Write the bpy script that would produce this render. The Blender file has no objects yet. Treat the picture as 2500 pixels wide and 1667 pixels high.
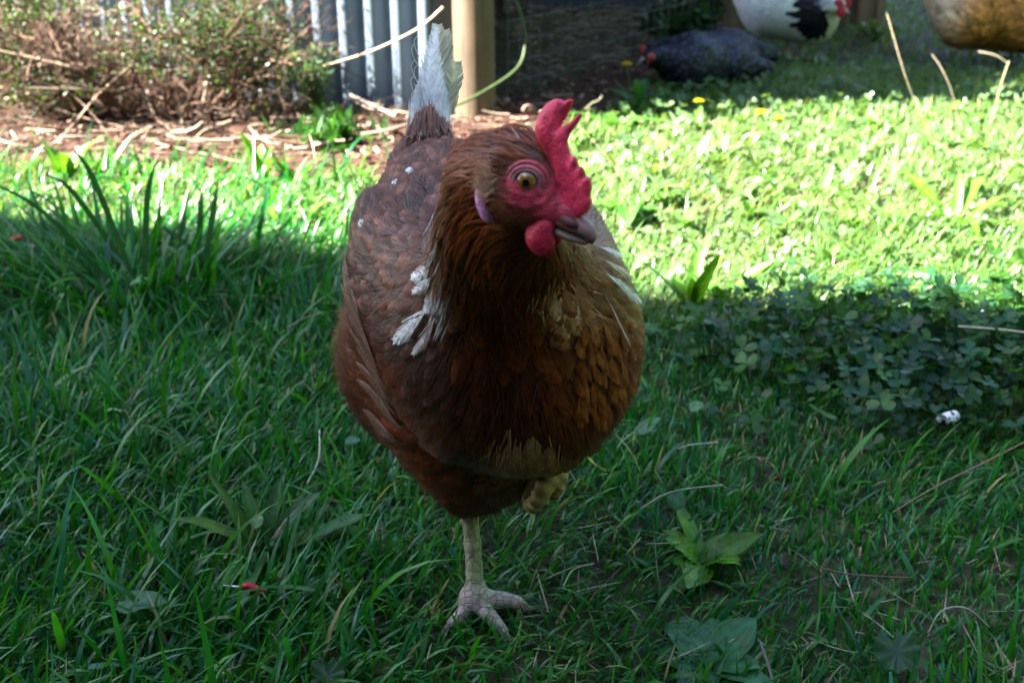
import bpy, math, random
import numpy as np
from mathutils import Vector

C = bpy.context.scene.collection
R = math.radians
PI = math.pi
rng = np.random.default_rng(11)
random.seed(5)

# ------------------------------------------------------------------ camera
F = 2600.0; CAMH = .556; PITCH = R(24)
cam_d = bpy.data.cameras.new('camera'); cam = bpy.data.objects.new('camera', cam_d); C.objects.link(cam)
cam.location = (0, 0, CAMH); cam.rotation_euler = (R(90)-PITCH, 0, 0)
cam_d.sensor_width = 36; cam_d.lens = 36*F/2500
cam_d.clip_start = .02; cam_d.clip_end = 400
cam_d.dof.use_dof = True; cam_d.dof.focus_distance = .76; cam_d.dof.aperture_fstop = 9
cam_d.dof.aperture_blades = 9
bpy.context.scene.camera = cam

# ------------------------------------------------------------------ light
SUN_EL = R(43); SUN_TO = Vector((-1, -.13, 0)).normalized()      # horizontal direction towards the sun
w = bpy.data.worlds.new("World"); bpy.context.scene.world = w; w.use_nodes = True
nt = w.node_tree; bg = nt.nodes['Background']; sky = nt.nodes.new('ShaderNodeTexSky')
sky.sky_type = 'NISHITA'; sky.sun_disc = False; sky.sun_elevation = SUN_EL
sky.sun_rotation = math.atan2(SUN_TO.x, SUN_TO.y)
nt.links.new(sky.outputs[0], bg.inputs[0]); bg.inputs[1].default_value = .055
sd = bpy.data.lights.new('sun', 'SUN'); sun = bpy.data.objects.new('sun', sd); C.objects.link(sun)
sd.energy = 5.0; sd.angle = R(.6); sd.color = (1, .95, .86)
dirv = Vector((SUN_TO.x*math.cos(SUN_EL), SUN_TO.y*math.cos(SUN_EL), math.sin(SUN_EL)))
sun.rotation_euler = dirv.to_track_quat('Z', 'Y').to_euler(); sun.location = (-3, 1, 5)
vs = bpy.context.scene.view_settings
vs.view_transform = 'Standard'; vs.look = 'None'; vs.gamma = 1; vs.use_curve_mapping = False
vs.exposure = 4.05

# ------------------------------------------------------------------ measuring helpers (metres; the photo is 2500 x 1667)
cp, sp_ = math.cos(PITCH), math.sin(PITCH)
FWD = np.array([0, cp, -sp_]); UPV = np.array([0, sp_, cp]); RGT = np.array([1., 0, 0]); CAM = np.array([0, 0, CAMH])
def ray(px, py): return FWD + RGT*((px-1250)/F) - UPV*((py-833.5)/F)
def P(px, py, Y):
    d = ray(px, py); return CAM + d*(Y/d[1])
def G(px, py, z=0.0):
    d = ray(px, py); return CAM + d*((z-CAMH)/d[2])
def proj(p):
    q = np.asarray(p)-CAM; z = q@FWD
    return 1250+F*(q@RGT)/z, 833.5-F*(q@UPV)/z
def nrm(a): return a/(np.linalg.norm(a, axis=-1, keepdims=True)+1e-12)
def ss(a, b, x): t = np.clip((x-a)/(b-a), 0, 1); return t*t*(3-2*t)

# ------------------------------------------------------------------ scene helpers
def tag(o, label=None, cat=None, group=None, kind=None):
    if label: o['label'] = label
    if cat: o['category'] = cat
    if group: o['group'] = group
    if kind: o['kind'] = kind
    return o
def empty(name, loc, label=None, cat=None, group=None):
    o = bpy.data.objects.new(name, None); C.objects.link(o); o.location = tuple(loc); o.empty_display_size = .05
    return tag(o, label, cat, group)
class MB:
    """collects quads/tris with a colour and a uvw per vertex"""
    def __init__(s): s.v = []; s.f = []; s.c = []; s.u = []; s.nn = []; s.n = 0
    def add(s, v, f, c, u=None, nn=None):
        v = np.asarray(v, float).reshape(-1, 3); f = np.asarray(f, int)
        c = np.asarray(c, float)
        if c.ndim == 1: c = np.tile(c[:3], (len(v), 1))
        if u is None: u = np.zeros((len(v), 3))
        if nn is not None: s.nn.append(nn)
        s.v.append(v); s.c.append(c); s.u.append(np.asarray(u, float)); s.f.append(f+s.n); s.n += len(v); return s
    def build(s, name, mat, parent=None, smooth=True):
        V = np.concatenate(s.v); Cc = np.concatenate(s.c); U = np.concatenate(s.u)
        o0 = np.array(parent.location) if parent is not None and parent.type == 'EMPTY' else np.zeros(3)
        if parent is not None and parent.type != 'EMPTY':
            p = parent; o0 = np.zeros(3)
            while p is not None: o0 += np.array(p.location); p = p.parent
        V = V-o0
        me = bpy.data.meshes.new(name)
        tri = [f for f in s.f if f.shape[1] == 3]; qua = [f for f in s.f if f.shape[1] == 4]
        idx = []; tot = []
        for f in tri: idx.append(f.ravel()); tot.append(np.full(len(f), 3))
        for f in qua: idx.append(f.ravel()); tot.append(np.full(len(f), 4))
        idx = np.concatenate(idx); tot = np.concatenate(tot)
        me.vertices.add(len(V)); me.vertices.foreach_set('co', V.ravel())
        me.loops.add(len(idx)); me.loops.foreach_set('vertex_index', idx.astype(np.int32))
        me.polygons.add(len(tot)); me.polygons.foreach_set('loop_start', np.concatenate([[0], np.cumsum(tot)[:-1]]).astype(np.int32))
        me.polygons.foreach_set('loop_total', tot.astype(np.int32))
        me.polygons.foreach_set('use_smooth', np.full(len(tot), smooth))
        a = me.attributes.new('col', 'FLOAT_COLOR', 'POINT'); a.data.foreach_set('color', np.c_[Cc, np.ones(len(Cc))].ravel())
        a = me.attributes.new('fuv', 'FLOAT_VECTOR', 'POINT'); a.data.foreach_set('vector', U.ravel())
        me.update(calc_edges=True); me.validate()
        if len(s.nn) == len(s.v): me.normals_split_custom_set_from_vertices(nrm(np.concatenate(s.nn)))
        me.materials.append(mat)
        o = bpy.data.objects.new(name, me); C.objects.link(o)
        if parent is not None: o.parent = parent
        return o
def box(mb, lo, hi, c, rz=0, org=(0, 0, 0)):
    lo = np.array(lo, float); hi = np.array(hi, float)
    v = np.array([[x, y, z] for x in (lo[0], hi[0]) for y in (lo[1], hi[1]) for z in (lo[2], hi[2])])
    cr, sr = math.cos(rz), math.sin(rz)
    v = np.c_[v[:, 0]*cr-v[:, 1]*sr, v[:, 0]*sr+v[:, 1]*cr, v[:, 2]]+np.array(org)
    mb.add(v, [[0, 1, 3, 2], [4, 6, 7, 5], [0, 4, 5, 1], [2, 3, 7, 6], [0, 2, 6, 4], [1, 5, 7, 3]], c)
def spline(pts, n):
    pts = np.asarray(pts, float); m = len(pts)
    if m == 2: t = np.linspace(0, 1, n)[:, None]; return pts[0]*(1-t)+pts[1]*t
    e = np.vstack([2*pts[0]-pts[1], pts, 2*pts[-1]-pts[-2]]); out = []
    for t in np.linspace(0, m-1, n):
        i = min(int(t), m-2); u = t-i; a, b, c, d = e[i], e[i+1], e[i+2], e[i+3]
        out.append(.5*((2*b)+(-a+c)*u+(2*a-5*b+4*c-d)*u*u+(-a+3*b-3*c+d)*u**3))
    return np.array(out)
def tube(mb, pts, rad, col, seg=6, n=None, cap=True):
    """tapered tube through pts; rad number or list; col rgb or array per ring"""
    pts = np.asarray(pts, float)
    if n: 
        rad = np.interp(np.linspace(0, 1, n), np.linspace(0, 1, len(np.atleast_1d(rad))) if np.ndim(rad) else [0, 1], rad if np.ndim(rad) else [rad, rad])
        pts = spline(pts, n)
    m = len(pts); rad = np.full(m, rad) if np.ndim(rad) == 0 else np.interp(np.linspace(0, 1, m), np.linspace(0, 1, len(rad)), rad)
    t = nrm(np.gradient(pts, axis=0)); ref = np.array([0, 0, 1.]) if abs(t[0, 2]) < .9 else np.array([1., 0, 0])
    V = []; b = nrm(np.cross(t[0], ref))
    for i in range(m):
        b = nrm(b-t[i]*(b@t[i])); c = np.cross(t[i], b)
        a = np.arange(seg)*2*PI/seg
        V.append(pts[i]+rad[i]*(np.cos(a)[:, None]*b+np.sin(a)[:, None]*c))
    V = np.concatenate(V); f = []
    for i in range(m-1):
        for j in range(seg):
            k = (j+1) % seg; f.append([i*seg+j, i*seg+k, (i+1)*seg+k, (i+1)*seg+j])
    c = np.asarray(col, float)
    if c.ndim == 2: c = np.repeat(c, seg, axis=0)
    u = np.zeros((len(V), 3)); u[:, 1] = np.repeat(np.linspace(0, 1, m), seg); u[:, 0] = np.tile(np.arange(seg)/seg, m)
    mb.add(V, f, c, u)
    if cap:
        for base, cen in ((0, pts[0]), ((m-1)*seg, pts[-1])):
            cc = c[0] if c.ndim == 2 else c
            if c.ndim == 2 and base: cc = c[-1]
            vv = np.vstack([V[base:base+seg], cen]); mb.add(vv, [[j, (j+1) % seg, seg] for j in range(seg)], cc)

# ------------------------------------------------------------------ materials
def mat(name, fn):
    m = bpy.data.materials.new(name); m.use_nodes = True; t = m.node_tree; t.nodes.clear()
    out = t.nodes.new('ShaderNodeOutputMaterial'); t.links.new(fn(t), out.inputs[0]); return m
def nd(t, typ, **k):
    n = t.nodes.new(typ)
    for a, b in k.items():
        if a.startswith('i_'): n.inputs[a[2:].replace('_', ' ')].default_value = b
        else: setattr(n, a, b)
    return n
def attr(t, name): return nd(t, 'ShaderNodeAttribute', attribute_name=name)
def noise(t, scale, detail=4, coord=None, rough=.55):
    n = nd(t, 'ShaderNodeTexNoise'); n.inputs['Scale'].default_value = scale; n.inputs['Detail'].default_value = detail
    n.inputs['Roughness'].default_value = rough
    if coord is None: coord = nd(t, 'ShaderNodeTexCoord').outputs['Object']
    t.links.new(coord, n.inputs['Vector']); return n
def ramp(t, fac, stops):
    r = nd(t, 'ShaderNodeValToRGB'); e = r.color_ramp.elements
    while len(e) < len(stops): e.new(.5)
    for i, (p, c) in enumerate(stops): e[i].position = p; e[i].color = (*c, 1) if len(c) == 3 else c
    t.links.new(fac, r.inputs[0]); return r.outputs[0]
def mul(t, a, b, fac=1.0, mode='MULTIPLY'):
    m = nd(t, 'ShaderNodeMixRGB', blend_type=mode); m.inputs[0].default_value = fac
    t.links.new(a, m.inputs[1]); t.links.new(b, m.inputs[2]); return m.outputs[0]
def bsdf(t, col, rough=.6, spec=.5, bump=None, bs=.3, bd=.001, **k):
    b = nd(t, 'ShaderNodeBsdfPrincipled')
    if hasattr(col, 'links'): t.links.new(col, b.inputs['Base Color'])
    else: b.inputs['Base Color'].default_value = (*col, 1)
    b.inputs['Roughness'].default_value = rough; b.inputs['Specular IOR Level'].default_value = spec
    for a, v in k.items(): b.inputs[a.replace('_', ' ')].default_value = v
    if bump is not None:
        n = nd(t, 'ShaderNodeBump'); n.inputs['Strength'].default_value = bs; n.inputs['Distance'].default_value = bd
        t.links.new(bump, n.inputs['Height']); t.links.new(n.outputs[0], b.inputs['Normal'])
    return b
def leafy(t, rough=.45, trans=.35, spec=.5, nscale=60, ribs=False):
    a = attr(t, 'col').outputs['Color']; n = noise(t, nscale, 3)
    if ribs:
        sx = nd(t, 'ShaderNodeSeparateXYZ'); t.links.new(attr(t, 'fuv').outputs['Vector'], sx.inputs[0])
        m1 = nd(t, 'ShaderNodeMath', operation='MULTIPLY'); m1.inputs[1].default_value = 15; t.links.new(sx.outputs[0], m1.inputs[0])
        m2 = nd(t, 'ShaderNodeMath', operation='COSINE'); t.links.new(m1.outputs[0], m2.inputs[0])
        a = mul(t, a, ramp(t, m2.outputs[0], [(0, (1, 1, 1)), (.7, (1, 1, 1)), (1, (.62, .66, .6))]))
        n2 = noise(t, 45, 4); a = mul(t, a, ramp(t, n2.outputs['Fac'], [(.30, (1.5, .8, .6)), (.36, (.8, .85, .8)), (.6, (1.1, 1.1, 1.1))]))
    c = mul(t, a, ramp(t, n.outputs['Fac'], [(.3, (.75, .75, .75)), (.7, (1.2, 1.2, 1.15))]))
    b = bsdf(t, c, rough, spec)
    tr = nd(t, 'ShaderNodeBsdfTranslucent'); t.links.new(mul(t, c, ramp(t, n.outputs['Fac'], [(0, (1.5, 1.45, .6)), (1, (1.5, 1.45, .6))])), tr.inputs[0])
    m = nd(t, 'ShaderNodeMixShader'); m.inputs[0].default_value = trans
    t.links.new(b.outputs[0], m.inputs[1]); t.links.new(tr.outputs[0], m.inputs[2]); return m.outputs[0]
M_grass = mat('grass_blade', lambda t: leafy(t, .33, .38, .36))
M_leaf = mat('broad_leaf', lambda t: leafy(t, .46, .38, .38, 180, True))
M_dry = mat('dry_stem', lambda t: leafy(t, .6, .1, .3, 150))
def f_feather(t):
    a = attr(t, 'col').outputs['Color']; n = noise(t, 260, 3)
    c = mul(t, a, ramp(t, n.outputs['Fac'], [(.3, (.7, .68, .68)), (.7, (1.25, 1.25, 1.25))]))
    b = bsdf(t, c, .42, .26, Sheen_Weight=.03, Sheen_Roughness=.35)
    b.inputs['Sheen Tint'].default_value = (.9, .92, 1, 1)
    tr = nd(t, 'ShaderNodeBsdfTranslucent'); t.links.new(c, tr.inputs[0])
    m = nd(t, 'ShaderNodeMixShader'); m.inputs[0].default_value = .18
    t.links.new(b.outputs[0], m.inputs[1]); t.links.new(tr.outputs[0], m.inputs[2]); return m.outputs[0]
M_feather = mat('feather', f_feather)
def f_white(t):
    a = attr(t, 'col').outputs['Color']; n = noise(t, 200, 3); c = mul(t, a, ramp(t, n.outputs['Fac'], [(.3, (.9, .9, .9)), (.7, (1.1, 1.1, 1.1))]))
    b = bsdf(t, c, .6, .3); tr = nd(t, 'ShaderNodeBsdfTranslucent'); t.links.new(c, tr.inputs[0])
    m = nd(t, 'ShaderNodeMixShader'); m.inputs[0].default_value = .5; t.links.new(b.outputs[0], m.inputs[1]); t.links.new(tr.outputs[0], m.inputs[2]); return m.outputs[0]
M_white = mat('white_plume', f_white)
def f_skin(t):
    a = attr(t, 'col').outputs['Color']
    v = nd(t, 'ShaderNodeTexVoronoi'); v.inputs['Scale'].default_value = 700; t.links.new(nd(t, 'ShaderNodeTexCoord').outputs['Object'], v.inputs['Vector'])
    n = noise(t, 160, 5)
    c = mul(t, a, ramp(t, n.outputs['Fac'], [(.3, (.55, .42, .48)), (.7, (1.4, 1.5, 1.5))]))
    h = mul(t, v.outputs['Distance'], n.outputs['Fac'], 1, 'ADD')
    return bsdf(t, c, .50, .38, h, .42, .0010, Subsurface_Weight=.15, Subsurface_Scale=.004).outputs[0]
M_skin = mat('red_skin', f_skin)
def f_beak(t):
    a = attr(t, 'col').outputs['Color']; n = noise(t, 120, 4)
    c = mul(t, a, ramp(t, n.outputs['Fac'], [(.3, (.7, .65, .65)), (.7, (1.2, 1.2, 1.25))]))
    return bsdf(t, c, .48, .3, n.outputs['Fac'], .2, .0008).outputs[0]
M_beak = mat('horn', f_beak)
def f_eye(t):
    a = attr(t, 'col').outputs['Color']
    return bsdf(t, a, .25, .5, Coat_Weight=1.0, Coat_Roughness=.02).outputs[0]
M_eye = mat('eye_surface', f_eye)
def f_scale(t):
    a = attr(t, 'col').outputs['Color']; co = nd(t, 'ShaderNodeTexCoord').outputs['Object']
    mp = nd(t, 'ShaderNodeMapping'); mp.inputs['Scale'].default_value = (1, 1, .8); t.links.new(co, mp.inputs[0])
    v = nd(t, 'ShaderNodeTexVoronoi'); v.feature = 'DISTANCE_TO_EDGE'; v.inputs['Scale'].default_value = 165; v.inputs['Randomness'].default_value = .45
    t.links.new(mp.outputs[0], v.inputs['Vector'])
    n = noise(t, 90, 3)
    e = ramp(t, v.outputs['Distance'], [(0, (.50, .46, .40)), (.08, (1, 1, 1))])
    c = mul(t, mul(t, a, e), ramp(t, n.outputs['Fac'], [(.3, (.72, .72, .72)), (.7, (1.15, 1.15, 1.2))]))
    return bsdf(t, c, .45, .45, e, .8, .0012).outputs[0]
M_scale = mat('leg_scales', f_scale)
def f_soil(t):
    n = noise(t, 35, 8); v = noise(t, 6, 3)
    c = ramp(t, n.outputs['Fac'], [(.3, (.012, .011, .006)), (.55, (.04, .036, .018)), (.75, (.09, .085, .04))])
    return bsdf(t, c, .95, .15, n.outputs['Fac'], .9, .01).outputs[0]
M_soil = mat('lawn_soil', f_soil)
def f_mulch(t):
    n = noise(t, 55, 8, rough=.7); v = nd(t, 'ShaderNodeTexVoronoi'); v.inputs['Scale'].default_value = 70
    t.links.new(nd(t, 'ShaderNodeTexCoord').outputs['Object'], v.inputs['Vector'])
    c = ramp(t, n.outputs['Fac'], [(.3, (.014, .007, .005)), (.5, (.050, .022, .014)), (.72, (.13, .07, .045))])
    c = mul(t, c, ramp(t, v.outputs['Color'], [(.1, (.6, .6, .6)), (.9, (1.3, 1.25, 1.2))]))
    return bsdf(t, c, .9, .2, n.outputs['Fac'], 1, .015).outputs[0]
M_mulch = mat('bark_mulch', f_mulch)
def f_plain(rough, spec=.3, nscale=40, lo=.75, hi=1.2, bs=.3, bd=.002, metal=0):
    def f(t):
        a = attr(t, 'col').outputs['Color']; n = noise(t, nscale, 6)
        c = mul(t, a, ramp(t, n.outputs['Fac'], [(.3, (lo,)*3), (.7, (hi,)*3)]))
        return bsdf(t, c, rough, spec, n.outputs['Fac'], bs, bd, Metallic=metal).outputs[0]
    return f
M_chip = mat('wood_chip', f_plain(.8, .3, 120))
M_steel = mat('painted_steel', f_plain(.45, .5, 14, .86, 1.1, .1, .001))
M_wire = mat('galvanised_wire', f_plain(.5, .5, 60, metal=.6))
M_matte = mat('matte_surface', f_plain(.85, .2, 30))
def f_wood(t):
    a = attr(t, 'col').outputs['Color']; co = nd(t, 'ShaderNodeTexCoord').outputs['Object']
    mp = nd(t, 'ShaderNodeMapping'); mp.inputs['Scale'].default_value = (60, 60, 4); t.links.new(co, mp.inputs[0])
    n = noise(t, 1, 6, mp.outputs[0], .6); n2 = noise(t, 9, 4)
    c = mul(t, a, ramp(t, n.outputs['Fac'], [(.3, (.6, .58, .55)), (.6, (1.1, 1.1, 1.1))]))
    c = mul(t, c, ramp(t, n2.outputs['Fac'], [(.3, (.75, .75, .78)), (.7, (1.15, 1.15, 1.1))]))
    return bsdf(t, c, .8, .25, n.outputs['Fac'], .5, .002).outputs[0]
M_wood = mat('weathered_wood', f_wood)
def f_board(t):
    co = nd(t, 'ShaderNodeTexCoord').outputs['Object']; n = noise(t, 8, 5)
    return bsdf(t, ramp(t, n.outputs['Fac'], [(.3, (.30, .28, .25)), (.7, (.42, .40, .36))]), .7, .3).outputs[0]
M_house = mat('painted_weatherboard', f_board)

# ------------------------------------------------------------------ implicit surfaces
def smin(a, b, k):
    h = np.clip(.5+.5*(b-a)/k, 0, 1); return b*(1-h)+a*h-k*h*(1-h)
def axes(fwd, up=(0, 0, 1)):
    f = nrm(np.array(fwd, float)); u = np.array(up, float); u = nrm(u-f*(u@f)); return np.array([f, np.cross(u, f), u])   # rows: forward, left, up
def s_ell(c, r, A=np.eye(3)):
    c = np.array(c, float); r = np.array(r, float)
    def f(p):
        q = (p-c)@A.T; k0 = np.linalg.norm(q/r, axis=1); k1 = np.linalg.norm(q/(r*r), axis=1)
        return k0*(k0-1)/(k1+1e-9)
    return f
def s_cone(a, b, ra, rb):
    a = np.array(a, float); b = np.array(b, float); d = b-a; L = d@d
    def f(p):
        h = np.clip(((p-a)@d)/L, 0, 1); return np.linalg.norm(p-a-h[:, None]*d, axis=1)-(ra+(rb-ra)*h)
    return f
def s_chain(pts, rad, n=24, k=.0):
    pts = spline(pts, n); rad = np.interp(np.linspace(0, 1, n), np.linspace(0, 1, len(rad)), rad)
    fs = [s_cone(pts[i], pts[i+1], rad[i], rad[i+1]) for i in range(n-1)]
    return lambda p: np.min([g(p) for g in fs], axis=0)
def s_union(items):
    """items: (sdf, blend)"""
    def f(p):
        p = np.atleast_2d(p); d = items[0][0](p)
        for g, k in items[1:]: d = smin(d, g(p), k)
        return d
    return f
def grad(f, p, e=4e-4):
    g = np.stack([f(p+np.eye(3)[i]*e)-f(p-np.eye(3)[i]*e) for i in range(3)], 1); return nrm(g)
def onto(f, p, n=2, off=0):
    for _ in range(n): p = p-grad(f, p)*(f(p)-off)[:, None]*.9
    return p
def nets(f, lo, hi, h):
    lo = np.array(lo, float); hi = np.array(hi, float); n = np.ceil((hi-lo)/h).astype(int)+1
    ax = [lo[i]+h*np.arange(n[i]) for i in range(3)]
    g = np.stack(np.meshgrid(*ax, indexing='ij'), -1).reshape(-1, 3)
    v = np.concatenate([f(g[i:i+200000]) for i in range(0, len(g), 200000)]).reshape(n)
    s = v < 0; nc = n-1
    S = np.zeros((*nc, 3)); cnt = np.zeros(nc)
    base = np.stack(np.meshgrid(*[np.arange(k) for k in nc], indexing='ij'), -1)
    cor = [(i, j, k) for i in (0, 1) for j in (0, 1) for k in (0, 1)]
    def sl(c): return tuple(slice(c[i], c[i]+nc[i]) for i in range(3))
    for a in cor:
        for d in range(3):
            if a[d]: continue
            b = list(a); b[d] = 1
            va, vb = v[sl(a)], v[sl(b)]; m = (va < 0) != (vb < 0)
            t = np.where(m, va/(va-vb+1e-20), 0)
            q = np.array(a)[None, None, None, :]+np.zeros((*nc, 3)); q[..., d] += t
            S += q*m[..., None]; cnt += m
    act = cnt > 0; idx = -np.ones(nc, int); idx[act] = np.arange(act.sum())
    V = lo+h*(base[act]+S[act]/cnt[act][:, None]); Q = []
    for d in range(3):
        e1, e2 = (d+1) % 3, (d+2) % 3
        A = np.moveaxis(s, d, 0); 
        sa = s.take(range(n[d]-1), axis=d); sb = s.take(range(1, n[d]), axis=d)
        I = np.argwhere(sa != sb); I = I[(I[:, e1] > 0) & (I[:, e2] > 0) & (I[:, e1] < nc[e1]) & (I[:, e2] < nc[e2])]
        if not len(I): continue
        def at(o1, o2): J = I.copy(); J[:, e1] += o1; J[:, e2] += o2; return idx[J[:, 0], J[:, 1], J[:, 2]]
        q = np.stack([at(-1, -1), at(0, -1), at(0, 0), at(-1, 0)], 1)
        flip = ~sa[I[:, 0], I[:, 1], I[:, 2]]; q[flip] = q[flip][:, ::-1]; Q.append(q)
    Q = np.concatenate(Q); V = onto(f, V, 2); return V, Q

# ------------------------------------------------------------------ feathers
def sample(V, Q, n):
    a, b, c, d = V[Q[:, 0]], V[Q[:, 1]], V[Q[:, 2]], V[Q[:, 3]]
    ar = .5*np.linalg.norm(np.cross(c-a, d-b), axis=1); i = rng.choice(len(Q), n, p=ar/ar.sum())
    u, w_ = rng.random((2, n, 1)); return (a[i]*(1-u)+b[i]*u)*(1-w_)+(d[i]*(1-u)+c[i]*u)*w_
def thin(p, rad):
    """dart throwing, rad per point"""
    cell = float(np.max(rad)); g = {}; keep = []
    K = np.floor(p/cell).astype(int)
    for i in range(len(p)):
        k = tuple(K[i]); ok = True
        for dx in (-1, 0, 1):
            for dy in (-1, 0, 1):
                for dz in (-1, 0, 1):
                    for j in g.get((k[0]+dx, k[1]+dy, k[2]+dz), ()):
                        if (p[i, 0]-p[j, 0])**2+(p[i, 1]-p[j, 1])**2+(p[i, 2]-p[j, 2])**2 < rad[i]**2: ok = False; break
                    if not ok: break
                if not ok: break
            if not ok: break
        if ok: g.setdefault(k, []).append(i); keep.append(i)
    return np.array(keep)
def march(f, flow, p, L, ns=6, base=.0005, lift=.004, jit=.12, grav=0):
    """feather spines hugging surface f; returns pts[n,ns,3], side, normal"""
    n = len(p); S = [p]; q = p.copy(); J = rng.normal(0, jit, (n, 1))
    SD = []; NN = []
    for k in range(ns):
        g = grad(f, q); t = flow(q); t = nrm(t-g*(t*g).sum(1, keepdims=True)); b = np.cross(g, t); t = nrm(t+b*J); b = np.cross(g, t)
        SD.append(b); NN.append(g)
        if k < ns-1:
            q = q+t*(L/(ns-1))[:, None]; g2 = grad(f, q); q = q-g2*(f(q))[:, None]*.95
            S.append(q)
    S = np.stack(S, 1); NN = np.stack(NN, 1); SD = np.stack(SD, 1)
    vv = np.linspace(0, 1, ns)[None, :, None]
    lift = np.asarray(lift)*np.ones(n)
    return S+NN*(base+lift[:, None, None]*vv**1.3), SD, NN
def vanes(mb, S, SD, NN, W, col, tip=None, nb=10, sweep=.22, shape='round', fray=.12, cup=.25, edge=None, rach=1.25, gap=1.12, soft=True):
    """feathers made of separate barbs. S[n,ns,3]; W half width; col[n,3]; tip colour, edge colour [n,3]"""
    n, ns, _ = S.shape; W = np.asarray(W)*np.ones(n)
    tip = col if tip is None else tip; edge = col if edge is None else edge
    def at(v):        # v[n] -> point, side, normal
        x = np.clip(v, 0, 1)*(ns-1); i = np.minimum(x.astype(int), ns-2); u = (x-i)[:, None]; r = np.arange(n)
        over = np.maximum(v-1, 0)[:, None]
        tan = S[:, -1]-S[:, -2]
        return (S[r, i]*(1-u)+S[r, i+1]*u+tan*(ns-1)*over), SD[r, i]*(1-u)+SD[r, i+1]*u, NN[r, i]*(1-u)+NN[r, i+1]*u
    def wid(v):
        if shape == 'round': return np.clip(v*3.5+.3, 0, 1)*np.sqrt(np.clip(1-(np.clip(v-.45, 0, 1)/.57)**2, 0, 1))
        if shape == 'lance': return np.clip(v*4+.3, 0, 1)*(1-np.clip(v-.15, 0, 1)/.87)**.75
        return np.clip(v*4, 0, 1)*np.clip((1.08-v)*3.2, 0, 1)**.5
    for sgn in (-1, 1):
        for k in range(nb):
            v0 = np.full(n, (k)/nb); v1 = np.full(n, (k+gap)/nb)
            j = rng.normal(0, fray, n); lenj = 1+rng.normal(0, fray*.6, n)
            vm = (v0+v1)/2; sw = sweep*(1.05-np.clip(vm, 0, 1))*1.6*(1+j); w_ = wid(np.clip(vm+sw, 0, 1))*W*lenj
            jb = 1+rng.normal(0, .17, (n, 1))*(1 if nb > 8 else .6)
            P0, b0, n0 = at(v0); P1, b1, n1 = at(v1)
            M0, c0, m0 = at(v0+sw*.45); M1, c1, m1 = at(v1+sw*.45)
            T0, d0, t0 = at(v0+sw); T1, d1, t1 = at(v1+sw*.93)
            z = (w_*cup)[:, None]
            V = np.stack([P0, P1, M1+sgn*c1*(w_*.6)[:, None]-m1*z*.35, M0+sgn*c0*(w_*.6)[:, None]-m0*z*.35,
                          T1+sgn*d1*(w_*.98)[:, None]-t1*z, T0+sgn*d0*w_[:, None]-t0*z], 1)
            fr = np.clip(vm, 0, 1)[:, None]; fr = ss(.45, 1, fr)
            cc = col*(1-fr)+tip*fr; ce = edge*(1-fr*.5)+tip*fr*.5
            Cc = np.stack([cc*rach*jb, cc*rach*jb, cc*jb, cc*jb, ce*jb, ce*jb], 1)
            o = (np.arange(n)*6)[:, None]
            q = np.concatenate([o+np.array([[0, 1, 2, 3]]), o+np.array([[3, 2, 4, 5]])])
            if sgn < 0: q = q[:, ::-1]
            tl_ = nrm(S[:, -1]-S[:, 0])*.16
            Nn = np.stack([n0+tl_, n1+tl_, m1+tl_+sgn*c1*.18, m0+tl_+sgn*c0*.18, t1+tl_*1.4+sgn*d1*.34, t0+tl_*1.4+sgn*d0*.34], 1)
            mb.add(V.reshape(-1, 3), q, np.clip(Cc, 0, 1).reshape(-1, 3), None, Nn.reshape(-1, 3) if soft else None)
def fuzz(mb, f, flow, p, L, wd, col, lift=.5, jit=.5, ns=4):
    """fine hair-like barbs rising off the surface"""
    n = len(p); g = grad(f, p); t = flow(p); t = nrm(t-g*(t*g).sum(1, keepdims=True)); b = np.cross(g, t)
    t = nrm(t+b*rng.normal(0, jit, (n, 1))+g*(lift*(.5+rng.random((n, 1))))); s = nrm(np.cross(g, t)); pts = []
    q = p.copy(); bend = rng.normal(0, .25, (n, 1))
    for k in range(ns):
        v = k/(ns-1); ww = (wd*(1-v*.9))[:, None] if np.ndim(wd) else wd*(1-v*.9)
        pts += [q-s*ww, q+s*ww]
        q = q+t*(L/(ns-1))[:, None]; t = nrm(t-g*.22*lift+s*bend*.3)
    V = np.stack(pts, 1); o = (np.arange(n)*ns*2)[:, None]
    Q = np.concatenate([o+np.array([[2*k, 2*k+1, 2*k+3, 2*k+2]]) for k in range(ns-1)])
    mb.add(V.reshape(-1, 3), Q, np.repeat(np.clip(col*(1+rng.normal(0, .15, (n, 1))), 0, 1), ns*2, axis=0))
def flow_along(poly, n=60, sig=.03):
    pts = spline(poly, n); tg = nrm(np.gradient(pts, axis=0))
    def fl(p):
        d = ((p[:, None, :]-pts[None])**2).sum(2); d -= d.min(1, keepdims=True); w_ = np.exp(-d/(2*sig*sig))
        return nrm(w_@tg)
    def par(p): return np.argmin(((p[:, None, :]-pts[None])**2).sum(2), 1)/(n-1)
    return fl, par

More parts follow.
